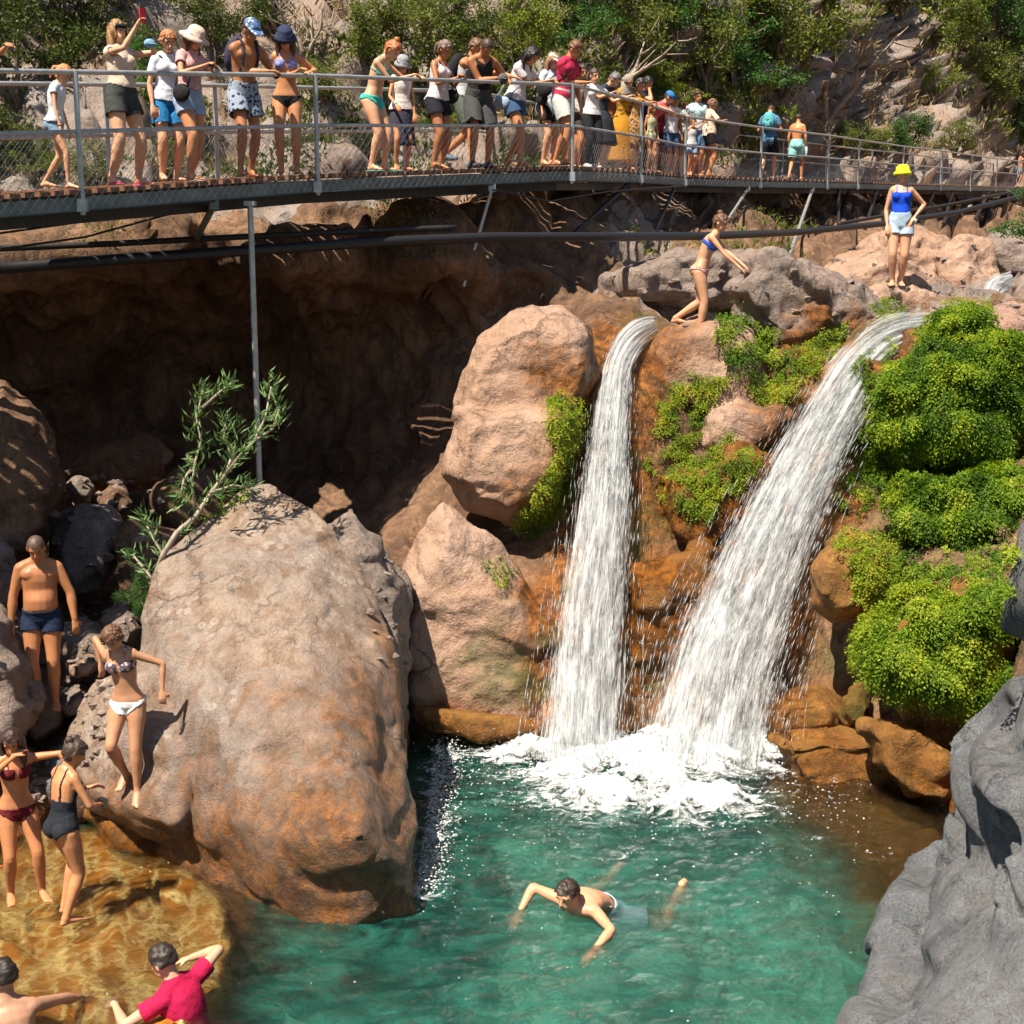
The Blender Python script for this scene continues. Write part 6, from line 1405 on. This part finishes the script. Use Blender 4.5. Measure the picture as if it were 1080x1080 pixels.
person(stand(946, 303, -.06, .0), -192, 1.64, 'woman in a yellow hat, royal blue swimsuit and pale denim shorts, hand on hip', sex='f', skin=(.60, .32, .19), lean=-2, nod=-2, turn=20, lh=(-.19, .03, .98), lel=(-.9, -.5, 0), rh=(.18, .10, .86), rf=(.07, .04, 0), lf=(-.05, -.05, 0), wear=[('swimsuit', c_((.01, .07, .62))), ('shorts', c_((.42, .55, .68)), dict(len=.33, top=.30, loose=.016))], hair='short', haircol=(.05, .03, .02), hat=('bucket', c_((.72, .82, .03))), fat=1.12)
person(stand(50, 744, .02, -.01), -168, 1.68, 'heavy-set man in dark blue swim trunks standing on the left-bank rocks', sex='m', skin=DTAN, lean=2, nod=28, rh=(.27, .06, .80), lh=(-.30, .10, .86), rel=(.9, -.4, 0), lel=(-.9, -.4, 0), rf=(.075, .03, 0), lf=(-.075, .04, -.01), wear=[('shorts', c_((.015, .025, .06)), dict(len=.30, top=.27, loose=.012)), ('bracelet', simple((.6, .7, .3), .5))], hair='buzz', haircol=(.10, .06, .045), fat=1.22, muscle=1.15)
person(stand(140, 830, .0, -.01), -188, 1.50, 'curly-haired woman in patterned bikini top and white bottoms stepping down the huge boulder', sex='f', skin=(.50, .25, .14), lean=8, nod=30, side=6, hip=.86, rh=(.30, -.10, 1.18), rel=(.7, -.7, .3), lh=(-.34, .0, .98), lel=(-.8, -.5, .2), rf=(.07, .02, .06), lf=(-.085, .12, -.05), wear=[('bikini_top', c_((.62, .45, .45), 'blotch', (.10, .08, .10))), ('briefs', c_((.80, .80, .80)), dict(top=.03))], hair='curly', haircol=(.13, .06, .03), foot_pitch=28, fat=.97, curl=.6)
person(P(24, 948, 11.05), -150, 1.46, 'woman in a dark red bikini touching her face, standing at the left edge', sex='f', skin=(.55, .23, .10), lean=6, nod=22, turn=-20, rh=(.02, .20, 1.44), rel=(.8, .2, -.4), lh=(-.48, .26, 1.18), lel=(-.6, .2, .5), rf=(.10, .02, 0), lf=(-.16, .10, 0), wear=[('bikini_top', c_((.13, .015, .02))), ('briefs', c_((.14, .015, .02)), dict(top=.04))], hair='long', haircol=(.04, .02, .015), curl=.6)
person(P(72, 970, 10.85), -38, 1.46, 'woman with a dark bun in a black low-backed swimsuit, seen from behind', sex='f', skin=(.56, .25, .115), lean=10, nod=22, turn=-25, rh=(.10, .32, 1.02), lh=(-.10, .36, 1.12), rel=(.7, -.5, -.3), rf=(.10, -.06, 0), lf=(-.09, .06, .02), wear=[('swimsuit', c_((.022, .026, .035)))], hair='bun', haircol=(.05, .03, .02), fat=1.08, extra=lambda root, q: MB().box(q['hands']['R'][2]+Vector((0, .01, .03)), (.09, .05, .07)).build('camera', simple((.3, .25, .2), .4), root))
person(P(-38, 760, 12.3), -120, 1.70, 'person cut off by the left edge, only a bent elbow in view', sex='m', skin=TAN, lean=5, rh=(.1, .2, 1.0), lh=(-.15, .12, 1.05), lel=(.3, .9, -.2), wear=[('shorts', c_(NAVY))], hair='short')
WL_ = -.95
person((2, 1030, 9.2), 25, 1.74, 'shirtless man with wet dark hair in the water at the bottom left, seen from behind', sex='m', skin=(.50, .27, .17), lean=16, nod=0, turn=25, rh=(.50, .45, 1.12), rel=(.6, -.2, .8), lh=(-.3, .3, 1.0), wear=[('shorts', c_(NAVY))], hair='short', haircol=(.02, .015, .012))
person((172, 1014, 9.6), 62, 1.72, 'man in a wet raspberry red tee wading at the golden ledge', sex='m', skin=(.62, .36, .23), lean=24, nod=10, turn=10, lh=(-.20, .52, 1.20), lel=(-.8, .1, -.4), rh=(.36, .34, 1.34), rel=(.9, -.3, .5), wear=[('tee', c_((.50, .012, .07)), dict(low=.05)), ('shorts', c_((.03, .15, .25)))], hair='short', haircol=(.03, .02, .015), curl=.35)
# swimmer: face down along the surface, head towards the lower left

def swimmer():
    # the figure is built prone: hips low, torso leaning 78 degrees ahead, legs trailing
    c = PW(590, 978); yaw = 142; fwd = Matrix.Rotation(R(yaw), 3, 'Z') @ Vector((0, 1, 0))
    loc = Vector((c.x, c.y, 0))-fwd*.62; loc.z = -.885-.13
    person(loc, yaw, 1.70, 'dark-haired man in pale blue shorts swimming breaststroke in the pool', sex='m', skin=(.66, .33, .19), lean=78, nod=-28, hipy=0,
           rh=(.42, .58, .98), rel=(.9, .1, .05), lh=(-.40, .74, 1.0), lel=(-.9, 0, .05), rf=(.30, -.62, .86), lf=(-.34, -.58, .92), rk=(.7, .1, -.5), lk=(-.7, .1, -.5), ft=(40, -40), foot_pitch=60,
           wear=[('shorts', c_((.50, .66, .80)), dict(len=.6, top=.3, loose=.02))], hair='short', haircol=(.035, .022, .016), curl=.25)
swimmer()
# ---------------------------------------------------------------- camera, sun and sky
cam = bpy.data.cameras.new('camera'); co = bpy.data.objects.new('camera', cam); COL.objects.link(co)
co.location = (0, 0, CAMZ); co.rotation_euler = (R(90)-PITCH, 0, 0)
cam.sensor_width = 36; cam.lens = 36*F/1080; cam.clip_end = 1000; cam.clip_start = .1
scene.camera = co
SUN_EL = R(61); saz = Vector((-.64, -.77, 0)).normalized()
sdir = Vector((saz.x*math.cos(SUN_EL), saz.y*math.cos(SUN_EL), math.sin(SUN_EL)))
sl = bpy.data.lights.new('sun', 'SUN'); so = bpy.data.objects.new('sun', sl); COL.objects.link(so)
sl.energy = 5.0; sl.angle = R(.5); sl.color = (1.0, .89, .74)
so.rotation_euler = sdir.to_track_quat('Z', 'Y').to_euler(); so.location = (-10, -10, 30)
w = bpy.data.worlds.new('World'); scene.world = w; w.use_nodes = True; nt_ = w.node_tree
bg = nt_.nodes['Background']; sky = nt_.nodes.new('ShaderNodeTexSky'); sky.sky_type = 'NISHITA'; sky.sun_disc = False
sky.sun_elevation = SUN_EL; sky.sun_rotation = math.atan2(saz.x, saz.y)
nt_.links.new(sky.outputs[0], bg.inputs[0]); bg.inputs[1].default_value = .05
vs = scene.view_settings; vs.view_transform = 'Standard'; vs.look = 'None'; vs.gamma = 1; vs.exposure = .95
cy_ = scene.cycles; scene.render.engine = 'CYCLES'
cy_.max_bounces = 6; cy_.diffuse_bounces = 3; cy_.glossy_bounces = 2; cy_.transmission_bounces = 4; cy_.transparent_max_bounces = 12; cy_.volume_bounces = 0; cy_.use_adaptive_sampling = True; cy_.adaptive_threshold = .04; cy_.use_denoising = True
cy_.caustics_reflective = False; cy_.caustics_refractive = False; cy_.sample_clamp_indirect = 4
